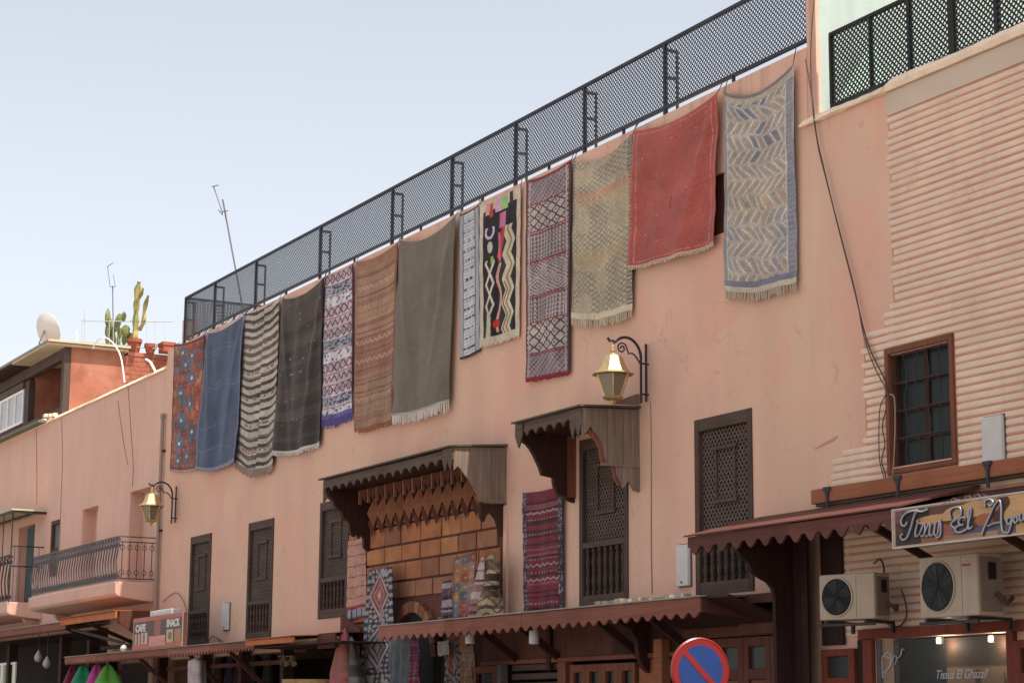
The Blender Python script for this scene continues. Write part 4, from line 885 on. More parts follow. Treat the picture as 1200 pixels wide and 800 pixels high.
def r16(U,V):
    o = base(U,(150,144,142)); d0 = np.abs(np.modf(U*7+.2*np.sin(V*40))[0]-.5)+np.abs(np.modf(V*24)[0]-.5); put(o, (d0>.42)&(sn(U*9,V*22,6)>.30), (52,44,50), .95); put(o, (d0<.2), (168,150,144))
    for c0,w_ in ((.22,.15),(.66,.14)):
        d = np.abs(U-.48)*1.0+np.abs(V-c0)*2.0
        put(o, d<.42, (148,142,146) if c0>.5 else (170,112,104), .9); put(o, (np.modf(d*8)[0]<.42)&(d<.42), (118,66,66) if c0<.5 else (72,62,80)); put(o, (d>.34)&(d<.38), (178,164,156)); put(o, d<.06, (180,146,130))
    put(o, ((U<.12)|(U>.86)), (60,54,64)); put(o, ((U<.12)|(U>.86))&(tri(V*15)<.5), (150,146,150)); put(o, V>.97, (50,44,50)); return wear(o,U,V,30,.16)
def r17(U,V):
    o = base(U,(140,74,60)); pal = [(92,92,100),(152,104,68),(136,72,60),(98,98,106),(132,110,98),(140,84,70)]
    i = (h2(np.floor(U*2.9),np.floor(V*7),11)*6).astype(int)
    for q,c in enumerate(pal): put(o, i==q, c)
    f = np.abs(np.modf(U*2.9)[0]-.5)+np.abs(np.modf(V*7)[0]-.5); put(o, (f<.16), (190,170,160), .6); put(o, (U<.04)|(U>.95)|(V<.02), (96,60,50)); return wear(o,U,V,31,.18)
def mk_stripe(c1, c2, c3, n=22, s=3, zig=False):
    def f(U,V):
        o = base(U,c1); b = h01(np.floor(V*n),s); put(o, b>.55, c2); put(o, b<.18, c3)
        if zig: put(o, np.abs(np.modf(V*n*.5+tri(U*3))[0]-.5)<.12, c3, .8)
        return wear(o,U,V,s,.16)
    return f
def mk_plain(c, s=3): return lambda U,V: wear(base(U,c),U,V,s,.12)
def hang(sag, drop, amp, nf, ph, tension=.0, asym=0, tw=0):
    sag = sag*.78
    def f(U,V):
        par = 4*U*(1-U)
        dz = -sag*par*(1-V)**2.2 - drop*par*V
        e = np.minimum(V*1.6,1)**.7
        y = amp*(np.sin(2*math.pi*(nf*U+ph)+.6*np.sin(V*3+ph))*.5+.35*np.sin(2*math.pi*(nf*1.7*U+2*ph)+V*2.1))*e*(.5+.6*V)
        # stretch folds running from the pinned top corners down to the centre
        d1 = np.abs(U-(.04+.36*V)); d2 = np.abs(U-(.96-.34*V)); y = y-tension*(np.exp(-(d1/.05)**2)+np.exp(-(d2/.05)**2))*np.clip(V*5,0,1)*np.clip(1.25-V,0,1)
        y = y-.02*par*(1-V)*(1 if sag > .05 else 0)
        y = y + .004*np.sin(V*37+U*5)
        y = y + abs(amp)*1.1*(sn(U*3.1+ph*9,V*4.3+ph*5,3)-.5)*np.clip(V*4,0,1) + abs(amp)*.5*(sn(U*8+ph*9,V*7+ph*3,5)-.5)
        dz = dz + .02*(sn(U*4+ph*7,V*2,8)-.5)*V
        dx = asym*np.sin(V*math.pi)*1.0*(1-2*U)
        return dx, -np.abs(amp)-.02+y-.0, dz+.006*np.sin(U*9+ph*5)*V
    return f
def rug(label, fn, tl, tr, br, bl, out=.04, sag=.1, drop=.03, amp=.03, nf=2.2, ph=.3, tension=0, fringe=None, nx=70, ny=170, asym=0, group='rugs hung from the roof parapet', name='hanging_rug', cords=True, cat='rug', fw=.05, fl=.16):
    C4 = [P(*tl,out+amp), P(*tr,out+amp), P(*br,out+amp), P(*bl,out+amp)]
    for c in C4: c.y = -out
    bx = sum((c.x for c in C4))/4; bz = min(C4[2].z, C4[3].z)
    t = empty(name, (bx, -out, bz), label, cat, group)
    shp = hang(sag, drop, amp, nf, ph, tension, asym)
    cloth_grid('cloth', fn, C4, nx, ny, M['rug'], t, shp)
    if fringe is not None:
        u = np.linspace(0,1,nx); dx,dy,dz = shp(u, np.ones(nx)); m_ = MB(); r_ = random.Random(int(bx*10))
        n = int(abs(C4[2].x-C4[3].x)/fw)
        for k in range(n):
            uu = (k+.5)/n; c = C4[3].lerp(C4[2], uu); i = int(uu*(nx-1)); p = Vector((c.x+float((dx+0*u)[i]), c.y+float(dy[i]), c.z+float(dz[i])+.01)); L_ = fl*r_.uniform(.7,1.15)
            q = p+Vector((r_.uniform(-.02,.02), r_.uniform(-.01,.01), -L_)); m_.bar(p, q, fw*.62, .012, (0,1,0))
        m_.build('fringe', fringe, t, kind='stuff')
    if cords:
        cm = MB()
        for c in C4[:2]: cm.tube([(c.x, c.y-amp-.02, c.z-.01), (c.x, .0-.035, 11.90), (c.x, .10, 11.97)], .008, 5)
        cm.build('cord', M['wire'], t)
    return t
FR = lambda c: pbr('fringe_wool', srgb(c), .12, 20, rough=.95, bump=0)
rug('red, blue and ochre patterned kilim, leftmost on the parapet', r1, (205,403), (241.5,392), (236,547), (199.5,550), .03, .10, .03, .02, ph=.1, fringe=FR((176,150,140)), nx=56, ny=190, fl=.08)
rug('plain faded slate blue rug hanging from the parapet', r2, (244,390), (286.5,369), (277,539), (228.5,548), .09, .16, .12, .05, 1.6, .35, .05, fringe=FR((140,130,150)), nx=60, ny=180, fl=.06)
rug('cream rug with uneven dark brown stripes hanging from the parapet', r3, (287.5,368), (328.5,349), (320.5,543), (275,541), .03, .12, .16, .05, 1.3, .1, .02, fringe=FR((150,130,116)), nx=60, ny=230, fl=.2)
rug('charcoal black rug with faint brown bands and white hem', r4, (332,349.5), (381,325), (374.5,519), (321,530), .05, .22, .10, .05, 1.8, .6, .05, fringe=FR((190,184,178)), nx=64, ny=170, fl=.08)
rug('lilac and white banded rug with dark diamonds and a purple fringe', r5, (381.5,323.5), (414.5,309.5), (413.5,483), (377,493), .03, .06, .02, .02, 2, .2, fringe=FR((92,80,140)), nx=56, ny=240, fl=.2)
rug('sandy brown rug with thin rust coloured stripes', r6, (418.8,307), (467.5,284.5), (462,491), (417,503), .04, .13, .03, .03, 2, .7, fringe=FR((160,96,74)), nx=64, ny=230, fl=.1)
rug('plain olive grey rug with a pale fringe', r7, (469,281), (535,252), (526,470), (458,487), .07, .30, .05, .05, 1.7, .45, .06, fringe=FR((200,188,180)), nx=70, ny=150, fl=.22)
rug('narrow pale grey runner with small white dashes', r8, (540,252), (562,240.5), (563,412), (540,422), .03, .02, .0, .008, 2, .2, nx=44, ny=230)
rug('black rug with cream zigzags and pink and green scraps', r9, (563.5,240), (611,219), (608.5,393), (563,406), .03, .03, .01, .02, 2, .2, fringe=FR((200,186,168)), nx=110, ny=240, fl=.05)
rug('long maroon and grey rug with fine diamond bands', r10, (617.5,212), (671,187), (668,436), (617,445), .03, .10, .01, .025, 2, .5, fringe=FR((140,44,54)), nx=120, ny=300, fl=.06)
rug('beige rug with a grey diamond net and an orange band', r11, (673,189), (743,156), (739,363), (669,373), .05, .26, .08, .05, 2.1, .15, .03, fringe=FR((184,168,146)), nx=120, ny=260, fl=.16)
rug('brick red rug with a thin pale border line', r12, (744,153), (842,109), (837,285), (739,313), .06, .20, .06, .06, 1.6, .8, .045, fringe=FR((190,170,150)), nx=120, ny=190, fl=.05)
rug('grey blue rug with herringbone stripes and a tasselled hem, rightmost on the parapet', r13, (850,108), (930.5,76), (933,330), (850,341), .05, .30, .08, .035, 2, .3, .01, fringe=FR((170,152,134)), nx=120, ny=250, fw=.06, fl=.15)
G2 = 'rugs displayed round the stone entrance'
rug('crimson striped rug hanging on the wall between the two canopies', r14, (613.5,577), (660,568), (660,714), (615,718), .05, .05, .0, .02, 2, .3, nx=70, ny=200, group=G2, cords=False)
rug('narrow pink cream rug with thin red lines beside the entrance', r15, (409,634), (429.5,630), (430,722), (407,727), .06, .0, .0, .01, 2, .3, nx=40, ny=130, group=G2, cords=False)
rug('tall black and white rug with pink diamonds left of the arch', r16, (434,667.5), (460.5,663.5), (463,806), (421,806), .35, .02, .0, .03, 2, .3, nx=80, ny=260, group=G2, cords=False)
rug('patchwork rug of blue and orange squares standing on the long awning', r17, (533,654), (560,646), (556,724), (531,726), .55, .0, .0, .03, 1.5, .3, nx=60, ny=120, group=G2, cords=False)
rug('small dark pink and grey rug beside the patchwork one', mk_stripe((96,66,76),(150,140,146),(60,40,50),16,4), (520,681), (530,679), (531,725), (518,726), .5, .0, .0, .02, 1.5, .3, nx=24, ny=60, group=G2, cords=False)
def cone(label, fn, top, bl, br, out, name='draped_cloth', group=G2, cat='cloth', nx=40, ny=90, folds=3, amp=.06, neck=.12, tw=0):
    a = P(*top,out); b = P(*bl,out); c = P(*br,out); H_ = a.z-min(b.z,c.z)
    t = empty(name, (a.x, -out, a.z-H_), label, cat, group)
    u = np.linspace(0,1,nx); 
    def shp(U,V):
        Wd = neck+(1-neck)*np.clip(V*1.35,0,1)**.8; th = 2*math.pi*U
        cx0 = a.x+(.5*(b.x+c.x)-a.x)*V; hw = .5*abs(c.x-b.x)*Wd
        rr_ = hw*(1+.22*np.sin(th*folds+tw*V*6))*np.minimum(1,.25+V*8)
        x = cx0-rr_*np.cos(th); y = -out+rr_*.55*np.sin(-th)*1.0; z = a.z-H_*V
        return x, y, z
    o_ = Vector((0,0,0)); cloth_grid('cloth', fn, [o_,o_,o_,o_], nx, ny, M['rug'], t, shp, .0)
    return t
cone('brown and cream rug rolled and twisted upright on the long awning', mk_stripe((110,88,70),(168,148,120),(58,42,36),16,5,True), (576,650), (564,724), (584,722), .45, 'rolled_rug', cat='rug', folds=2, neck=.5, tw=1)
cone('pointed pink and grey folded kilim beside the twisted brown rug', mk_stripe((150,104,104),(176,160,156),(110,50,58),26,7), (566,650), (552,725), (562,724), .62, 'folded_rug', cat='rug', folds=2, neck=.15)
GC = 'cloths hanging at the lower shops'
cone('faded pink cloth hanging at the corner of the brown door board', mk_stripe((160,86,90),(150,96,84),(110,84,80),9,3), (404,735), (394,806), (412,806), .8, group=GC)
cone('grey green cloth hanging beside the faded pink one', mk_stripe((96,96,84),(110,104,96),(66,66,62),9,5), (412,745), (408,806), (423,806), .75, group=GC)
KW = dict(group=GC, cords=False, name='hanging_cloth', cat='cloth')
rug('blue grey blanket hanging left of the dark arch', mk_plain((84,88,92),4), (458,744), (488,741), (487,812), (456,814), .65, .03, 0, .06, 2.6, .2, nx=60, ny=60, **KW)
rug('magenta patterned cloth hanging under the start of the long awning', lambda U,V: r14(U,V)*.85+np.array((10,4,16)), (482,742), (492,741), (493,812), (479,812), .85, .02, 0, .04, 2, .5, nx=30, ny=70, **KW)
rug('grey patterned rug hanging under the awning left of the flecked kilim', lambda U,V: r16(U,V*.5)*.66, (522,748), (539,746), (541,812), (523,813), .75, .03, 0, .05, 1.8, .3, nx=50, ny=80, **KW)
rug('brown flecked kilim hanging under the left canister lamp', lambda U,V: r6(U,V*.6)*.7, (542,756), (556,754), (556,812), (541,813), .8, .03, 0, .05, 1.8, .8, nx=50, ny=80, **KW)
rug('small pale cloth hanging just under the awning edge above the grey patterned rug', mk_plain((128,118,116),8), (514,751), (527,749), (527,766), (514,768), .95, .02, 0, .02, 2, .4, nx=24, ny=30, **KW)
for (px_,py_,w_,c,l,s_) in ((85,779,6,(104,26,48),'crimson gauze garment hanging first on the left under the toothed awning',1),(98,777,8,(36,122,84),'emerald green garment hanging between the crimson and the pink one',2),(114,776,7,(168,56,120),'bright pink garment hanging between the two green ones',3),(127,777,9,(86,142,50),'lime green garment hanging last on the right of the bright garments',4)):
    cone(l, mk_plain(c,s_), (px_,py_), (px_-w_,812), (px_+w_,812), 1.1, 'hanging_garment', 'bright garments hanging under the left awning', 'garment', neck=.1, folds=4)
cone('white cloth wrapped post hanging under the toothed awning', mk_plain((176,160,156),7), (231,770), (226,812), (237,812), 1.1, group=GC, neck=.95)
# ================================================================ lanterns
def lantern(x, z, o, label):
    t = empty('wall_lantern', (x, 0, z-.45), label, 'lantern', 'brass lanterns on scrolled wall brackets')
    y = -o
    MB().lathe([(.0,.50),(.018,.49),(.03,.45),(.018,.41),(.05,.39),(.02,.36),(.06,.33),(.08,.31)], (x,y,z), 12).build('finial', M['gold'], t, smooth=True)
    MB().lathe([(.11,.31),(.15,.29),(.175,.24),(.225,.12),(.28,.03),(.365,.0),(.365,-.02),(.31,-.025)], (x,y,z), 8).build('hood', M['gold'], t)
    MB().lathe([(.28,-.03),(.14,-.40)], (x,y,z), 6).build('glass', M['lamp_glass'], t)
    fm = MB()
    for k in range(6):
        a = 2*math.pi*k/6; d = Vector((0,0,0)); 
        ax = Vector((0,0,1)); aa_ = ax.cross(Vector((1,0,0))).normalized(); bb_ = ax.cross(aa_)
        e = aa_*math.cos(a)+bb_*math.sin(a); p = Vector((x,y,z)); fm.bar(p+e*.287+Vector((0,0,-.03)), p+e*.145+Vector((0,0,-.40)), .028, .028)
    fm.lathe([(.165,-.385),(.18,-.40),(.15,-.43),(.06,-.46),(.03,-.52),(.0,-.54)], (x,y,z), 12)
    fm.build('frame', M['gold'], t)
    # bracket: two wall bars, arc arm and scroll
    ir = M['iron']
    for yy, zz0, zz1 in ((-.05,-.42,.56),(-.15,-.45,.30)): MB().tube([(x,yy,z+zz0),(x,yy,z+zz1)], .022, 8).build('wall_bar', ir, t, smooth=True)
    for zz in (-.3, .22): MB().tube([(x,-.0,z+zz),(x,-.17,z+zz)], .018, 6).build('tie', ir, t)
    arc = []; c_y, c_z, R_ = -(.15+o*.42), z+.30, o*.42
    for k in range(15):
        a = math.pi*k/14*.80; arc.append((x, c_y+R_*math.cos(a), c_z+R_*1.15*math.sin(a)))
    arc += [(x, y+.06, z+.53), (x, y, z+.56), (x,y-.06,z+.55),(x,y-.1,z+.60)]
    MB().tube(arc, .024, 8).build('arm', ir, t, smooth=True)
    sc = []; sy, sz = c_y-R_*.28, c_z+R_*.50
    for k in range(26):
        a = k/25*math.pi*3.2; r_ = .10*(1-k/30); sc.append((x, sy+r_*math.cos(a), sz+r_*math.sin(a)))
    MB().tube(sc, .014, 6).build('scroll', ir, t, smooth=True)
    sc = [(x, sy+.10, sz)]+[(x, -.17-(-c_y-.15-.0)*0-.0-(.22)*(1-k/8), z+.22+.18*math.sin(k/8*math.pi*.5+.0)*(1-k/8)+.14*(1-k/8)) for k in range(9)]
    MB().tube(sc, .014, 6).build('scroll', ir, t, smooth=True)
    return t
q = P(720.5, 437, .70); lantern(-28.74, q.z, .70, 'brass lantern on a scrolled iron arm above the small canopy')
q = P(178, 592, .72); lantern(-52.67, q.z, .72, 'brass lantern on a scrolled iron arm beside the left balcony')
# ================================================================ balconies
def picket(x, y, z0, z1, axis='x', s=1):
    # bellied baluster with small scrolls
    pts = []; h = z1-z0; n = 14
    for k in range(n+1):
        u = k/n; b = .055*math.sin(u*math.pi)**2*(1-u*.6)*1.3
        pts.append((x, y-b, z0+h*u) if axis == 'x' else (x+b, y, z0+h*u))
    return pts
def railing(t, x0, x1, y, z0, z1, n, mat):
    MB().box(x0, x1, y-.025, y+.025, z1-.03, z1).build('top_rail', mat, t); MB().box(x0, x1, y-.018, y+.018, z1-.16, z1-.135).build('rail', mat, t)
    MB().box(x0, x1, y-.02, y+.02, z0+.06, z0+.09).build('bottom_rail', mat, t); MB().box(x0, x1, y-.02, y+.02, z0+.24, z0+.255).build('rail', mat, t)
    pk = None; p = (x1-x0)/n
    for k in range(n+1):
        if pk is None:
            m_ = MB().tube(picket(x0+.02, y, z0+.09, z1-.16), .024, 6)
            m_.box(x0+.008,x0+.032,y-.012,y+.012,z1-.16,z1-.03)
            for (zz,rr_) in ((z0+.16,.055),(z1-.25,.05),(z1-.085,.04)):
                m_.tube([(x0+.02+p*.5+rr_*math.cos(a), y-.01, zz+rr_*math.sin(a)) for a in np.linspace(0,2*math.pi,11)], .016, 5)
            pk = m_.build('baluster', mat, t, smooth=True)
        else: inst(pk, t, (k*p if k < n else k*p-.04, 0, 0))
b1 = empty('balcony', (-58.7, 0, 4.9), 'long balcony with bellied wrought iron railing and pink slab beside the drainpipe', 'balcony')
slab = [(-.002,5.42),(-1.14,5.42),(-1.14,5.10),(-1.05,5.02),(-.35,4.92),(-.002,4.9)]
MB().prism_yz(slab, -63.08, -54.25).build('slab', M['wall_left'], b1, bevel=.02)
railing(b1, -62.98, -54.33, -1.06, 5.42, 6.67, 34, M['iron_grey'])
for z in (6.64, 6.50, 5.50): MB().box(-54.36,-54.33,-1.03,-.0,z,z+.025).build('end_rail', M['iron'], b1)
pk = None
for k in range(5):
    yy = -.95+k*.21
    m_ = MB().tube([(-54.345+.0*a, yy, 5.53+a) for a in np.linspace(0,.98,5)], .011, 6)
    for zz in (5.68, 6.36): m_.tube([(-54.345, yy+.06*math.cos(a), zz+.07*math.sin(a)) for a in np.linspace(0,2*math.pi,11)], .009, 5)
    m_.build('end_baluster', M['iron'], b1)
b2 = empty('balcony', (-69, 0, 4.9), 'caged balcony with a flat awning at the left edge beside the teal door', 'balcony')
MB().prism_yz(slab, -76, -65.60).build('slab', M['wall_left'], b2, bevel=.02)
railing(b2, -76, -65.75, -1.06, 5.42, 6.95, 24, M['iron'])
MB().box(-65.78,-65.74,-1.03,-.0,6.55,6.6).build('end_rail', M['iron'], b2); MB().box(-65.78,-65.74,-1.03,-.0,7.2,7.24).build('end_rail', M['iron'], b2); MB().box(-65.78,-65.74,-1.08,-1.04,5.42,8.35).build('corner_post', M['iron'], b2)
for x in (-75.9,-74.6,-73.3,-72,-70.7,-69.4,-68.1,-66.9): MB().box(x,x+.025,-1.07,-1.045,6.951,8.3).build('bar', M['iron'], b2)
fr_ = MB(); fr_.box(-76,-65.6,-1.15,-1.1,8.28,8.36); fr_.box(-65.68,-65.62,-1.099,-.0,8.28,8.36); fr_.box(-76,-65.69,-.4,-.36,8.29,8.35); fr_.build('canopy_frame', M['iron'], b2)
MB().box(-76,-65.6,-1.15,-.0,8.362,8.42).build('canopy_cover', M['yellow_roof'], b2)
for k in range(5): MB().tube([(-65.76,-.15-.2*k,5.42),(-65.76,-.15-.2*k,7.2)], .01, 5).build('end_baluster', M['iron'], b2)
M['curved'] = M['wall_left']
for x in (-62.6, -66.2):
    MB().prism_yz([(-.002,4.88),(-.5,4.92),(-.42,4.8),(-.3,4.72),(-.2,4.55),(-.002,4.4)], x, x+.22).build('corbel', M['wall_left'], b1 if x > -64 else b2)
# ================================================================ pipes, boxes, wires
dp = MB().tube([(-53.92,-.09,.2),(-53.92,-.09,9.95)], .052, 10); dpo = empty('drainpipe', (-53.92,-.09,.2), 'grey drainpipe running down beside the long balcony', 'pipe'); dp.build('pipe', M['pipe'], dpo, smooth=True)
MB().lathe([(.06,0),(.07,.02),(.07,.10),(.05,.14)], (-53.92,-.09,9.93), 10).build('collar', M['pipe'], dpo)
for z in (4.5, 6.8, 9): MB().box(-54.02,-53.82,-.1,-.0,z,z+.05).build('clip', M['iron'], dpo)
for px_,py_,w_,h_,l in ((263,722,.42,.66,'small white meter box between the two left lattice shutters'),(799,662,.34,.66,'white meter box left of the shutter crossed by the right awning'),(1162,517,.38,.66,'white meter box to the right of the barred window')):
    q = P(px_,py_,.08); e = empty('meter_box', (q.x,0,q.z-h_/2), l, 'meter box', 'white meter boxes on the wall')
    MB().box(q.x-w_/2,q.x+w_/2,-.085,-.02,q.z-h_/2,q.z+h_/2).build('cover', M['white_box'], e, bevel=.012); MB().box(q.x-w_/2-.015,q.x+w_/2+.015,-.02,-.0,q.z-h_/2-.015,q.z+h_/2+.02).build('back_plate', M['iron_grey'], e)
    MB().lathe([(.02,0),(.02,.012)], (q.x,-.085,q.z-h_/2+.06), 8, (0,-1,0)).build('lock', M['wire'], e)
def wire(label, pts, r=.012, out=.04, mat=None, smoothn=5, cat='cable', name='cable'):
    Q = [P(p[0],p[1],p[2] if len(p) > 2 else out) for p in pts]; S_ = []
    for i in range(len(Q)-1):
        p0,p1,p2,p3 = Q[max(i-1,0)],Q[i],Q[i+1],Q[min(i+2,len(Q)-1)]
        for k in range(smoothn):
            t = k/smoothn; S_.append(.5*((2*p1)+(-p0+p2)*t+(2*p0-5*p1+4*p2-p3)*t*t+(-p0+3*p1-3*p2+p3)*t**3))
    S_.append(Q[-1]); return tag(MB().tube(S_, r, 5).build(name, mat or M['wire'], smooth=True), label, cat)
wire('thick dark cable sagging from the pier down to the barred window', [(944,70),(951,110),(957,160),(966,200),(982,265),(1000,335),(1012,385),(1022,415),(1038,448),(1043,480)], .011, .06)
wire('second thinner cable hanging beside the thick one towards the barred window', [(954,0),(950,60),(952,120),(958,168),(968,210),(985,275),(1003,345),(1012,392),(1024,428),(1040,458)], .009, .08)
wire('looped cable hanging left of the barred window frame', [(1043,460),(1036,466),(1031,480),(1030,510),(1031,540),(1036,560),(1034,568)], .008, .06)
wire('pale cable hanging across the left edge of the barred window', [(1043,462),(1048,466),(1049,490),(1048,530),(1046,556)], .01, .12, M['pipe'])
wire('wavy cable hanging beside the barred window over the orange beam', [(1038,480),(1034,500),(1037,520),(1033,540),(1038,560),(1034,590)], .009, .05)
wire('thin conduit running down the wall below the right lantern', [(762,470),(763,520),(763,580),(763,640),(764,695)], .010, .012, M['pipe'], cat='conduit', name='conduit')
for i,(pts,l) in enumerate((([(42,498),(43,540),(43,590)],'thin vertical cable above the left caged balcony'),([(72,490),(73,540),(71,600),(70,645)],'thin vertical cable above the left end of the long balcony'),([(150,452),(153,500),(156,545),(155,570)],'thin cable running down to the recessed balcony door'),([(138,470),(145,520),(150,545)],'faint cable slanting left of the one over the balcony door'))):
    wire(l, pts, .009, .012, M['pipe'])
wire('cables strung along the wall above the left awnings', [(190,705),(205,694),(214,702),(220,720)], .01, .05)
wire('curl of grey cable on the wall above the toothed awning', [(268,756),(262,752),(250,745),(245,750),(248,757),(256,754),(256,748)], .014, .05, M['iron_grey'])
wire('short cable sticking out above the orange edged awning', [(345,748),(335,752),(330,745),(326,750)], .012, .3)
# small wall chips on the plaster above the awning
ch = P(968,519,.01); tag(MB().prism_xz([(ch.x-.30,ch.z-.05),(ch.x-.12,ch.z-.035),(ch.x+.02,ch.z-.01),(ch.x+.15,ch.z+.01),(ch.x+.25,ch.z+.05),(ch.x+.26,ch.z+.08),(ch.x+.12,ch.z+.045),(ch.x-.03,ch.z+.02)], -.006, .01).build('plaster_patch', M['wall_right']), 'rough sliver of bare plaster on the wall left of the grooved part', 'plaster patch')
# ================================================================ air conditioners
def aircon(name, q0, yaw, w_, h_, d_, label, badge):
    t = empty('air_conditioner', q0, label, 'air conditioner'); t.rotation_euler = (0,0,yaw)
    def put_(mb, n_, m_, **k):
        o = mb.build(n_, m_, None, origin=(0,0,0), **k); o.parent = t; o.location = (0,0,0); return o
    put_(MB().box(-w_/2,w_/2,-d_,0,0,h_), 'casing', M['ac'], bevel=.02)
    put_(MB().box(w_/2-.001,w_/2+.012,-d_+.04,-.03,.05,h_-.05), 'side_panel', M['ac_side'], bevel=.004)
    cx = -w_*.17; cz = h_*.5; R_ = h_*.40
    put_(MB().lathe([(R_+.02,.0),(R_+.02,.014),(R_,.018),(R_,.0)], (cx,-d_,cz), 40, (0,-1,0)), 'grille_ring', M['ac'])
    put_(MB().lathe([(R_,0),(R_,.006)], (cx,-d_-.001,cz), 40, (0,-1,0)), 'fan_opening', M['glass_dark'])
    gm = MB()
    for k in range(1,9):
        r_ = R_*k/9; gm.tube([(cx+r_*math.cos(a),-d_-.018,cz+r_*math.sin(a)) for a in np.linspace(0,2*math.pi,33)], .0035, 4)
    for k in range(12): a = math.pi*2*k/12; gm.tube([(cx,-d_-.02,cz),(cx+R_*math.cos(a),-d_-.02,cz+R_*math.sin(a))], .0035, 4)
    put_(gm, 'grille', M['iron'], kind='stuff')
    fb = MB()
    for k in range(4):
        a = k*math.pi/2+.4; p = [(cx+.04*math.cos(a-.5),cz+.04*math.sin(a-.5)),(cx+R_*.9*math.cos(a-.35),cz+R_*.9*math.sin(a-.35)),(cx+R_*.92*math.cos(a+.35),cz+R_*.92*math.sin(a+.35)),(cx+.05*math.cos(a+.6),cz+.05*math.sin(a+.6))]
        fb.prism_xz(p, -d_-.012, -d_-.008)
    put_(fb, 'fan', pbr('fan_plastic', (.035,.034,.034), .1, 3, rough=.5, bump=0))
    sm = MB(); sm.box(cx-R_-.05,cx+R_+.05,-d_-.004,-d_+.001,.03,.034); put_(MB().box(w_/2-.30,w_/2-.295,-d_-.003,-d_+.002,.03,h_-.03), 'seam', M['ac_side'])
    if badge: 
        put_(MB().box(w_/2-.28,w_/2-.12,-d_-.004,-d_-.0005,h_*.80,h_*.83), 'badge', pbr('red_badge', (.35,.04,.03), .05, 3, bump=0))
    put_(MB().box(w_/2+.012,w_/2+.04,-d_*.6,-d_*.35,h_*.58,h_*.85), 'valve_cover', M['black'])
    put_(MB().tube([(w_/2+.03,-d_*.35,h_*.35),(w_/2+.12,-d_*.3,h_*.28),(w_/2+.12,-d_*.1,h_*.2),(w_/2+.02,.12,h_*.3)], .03, 8), 'hose', M['wire'], smooth=True)
    bb = MB(); 
    for x in (-w_*.36, w_*.36): bb.box(x-.02,x+.02,-d_-.04,.25,-.045,-.004); bb.box(x-.02,x+.02,.2,.25,-.16,-.046)
    bb.box(-w_/2,w_/2,-d_-.02,-d_+.02,-.085,-.046)
    put_(bb, 'mount', M['iron'])
    return t
q = P(1120,722,.85); aircon('a', (q.x-.14,-.42,q.z), 0.0, 1.12, .78, .42, 'ivory air conditioner unit under the shop sign, the larger looking one on the right', True)
q = P(987,726,.85); aircon('b', (q.x,-.50,q.z+.0), math.radians(16), .92, .62, .36, 'stained ivory air conditioner unit turned outward beside the dark partition', False)
wire('tangle of dark hoses on the wall right of the stained air conditioner', [(1024,660),(1032,655),(1036,670),(1030,690),(1036,705),(1032,725)], .014, .12, cat='hose', name='hose')
wire('looping thin cable below the hoses on the grooved wall', [(1056,690),(1061,705),(1062,722),(1054,733),(1042,732),(1034,722)], .01, .05)
# ================================================================ fabric shop sign
def signboard(U,V):
    o = base(U,(92,66,60)); n = sn(U*7,V*3,5)
    put(o, (V<.42)&(U>.10)&(U<.62), (104,76,72)); put(o, (U<.12)&(V<.35), (120,92,104)); put(o, (U>.06)&(U<.22)&(V>.1)&(V<.8), (58,52,50))
    put(o, (np.hypot((U-.27)/.13,(V-.38)/.13)<1), (198,168,128)); put(o, (np.hypot((U-.40)/.10,(V-.30)/.20)<1)|(np.hypot((U-.48)/.09,(V-.24)/.2)<1), (204,178,140)); put(o, (np.hypot((U-.56)/.06,(V-.2)/.2)<1), (196,170,130)); put(o, (U>.26)&(U<.40)&(V>.45)&(V<.75), (92,60,56))
    put(o, (V>.62+.1*np.sin(U*17))&(U>.16)&(U<.40), (156,110,98)); put(o, (V>.70)&(U<.17), (66,60,58)); put(o, (V>.66+.08*np.sin(U*31))&(U>.36)&(U<.66), (96,96,136)); put(o, (V>.85)&(U>.3)&(U<.75), (168,140,130))
    put(o, (U>.655+.02*np.sin(V*9)), (208,178,136)); put(o, (U>.60)&(U<.70)&(V>.75), (120,112,120)); put(o, (np.hypot((U-.53)/.05,(V-.55)/.16)<1), (170,110,84))
    put(o, (U<.012)|(V<.03)|(V>.97), (196,176,160)); return wear(o,U,V,3,.10)
sg = empty('shop_sign', (-19.5,-1.42,3.95), 'collage printed shop sign with silver script lettering above the air conditioners', 'sign')
SO = 1.42
a_, b_ = P(1046,598,SO), P(1053,641,SO); zt, zb = a_.z, b_.z; x0, x1 = a_.x, P(1290,560,SO).x
KU = (x1-x0)/(P(1200,575,SO).x-x0)*.75
cloth_grid('printed_face', lambda U,V: signboard(U*KU,V)*np.array((.94,.86,.78)), [Vector((x0,-SO,zt)),Vector((x1,-SO,zt)),Vector((x1,-SO,zb)),Vector((x0,-SO,zb))], 300, 70, M['print'], sg, None, 0)
MB().box(x0,x1,-SO+.004,-SO+.16,zb,zt).build('box', M['ac'], sg)
ef = MB(); ef.box(x0-.012,x1,-SO-.012,-SO+.004,zt,zt+.015); ef.box(x0-.012,x1,-SO-.012,-SO+.004,zb-.015,zb); ef.box(x0-.012,x0,-SO-.012,-SO+.004,zb,zt); ef.build('edging', M['white_box'], sg)
M['silver'] = pbr('silver_lettering', (.36,.36,.40), .08, 6, rough=.35, metal=.3, bump=0)
M['ink'] = pbr('dark_lettering_shadow', (.05,.05,.06), .1, 6, bump=0)
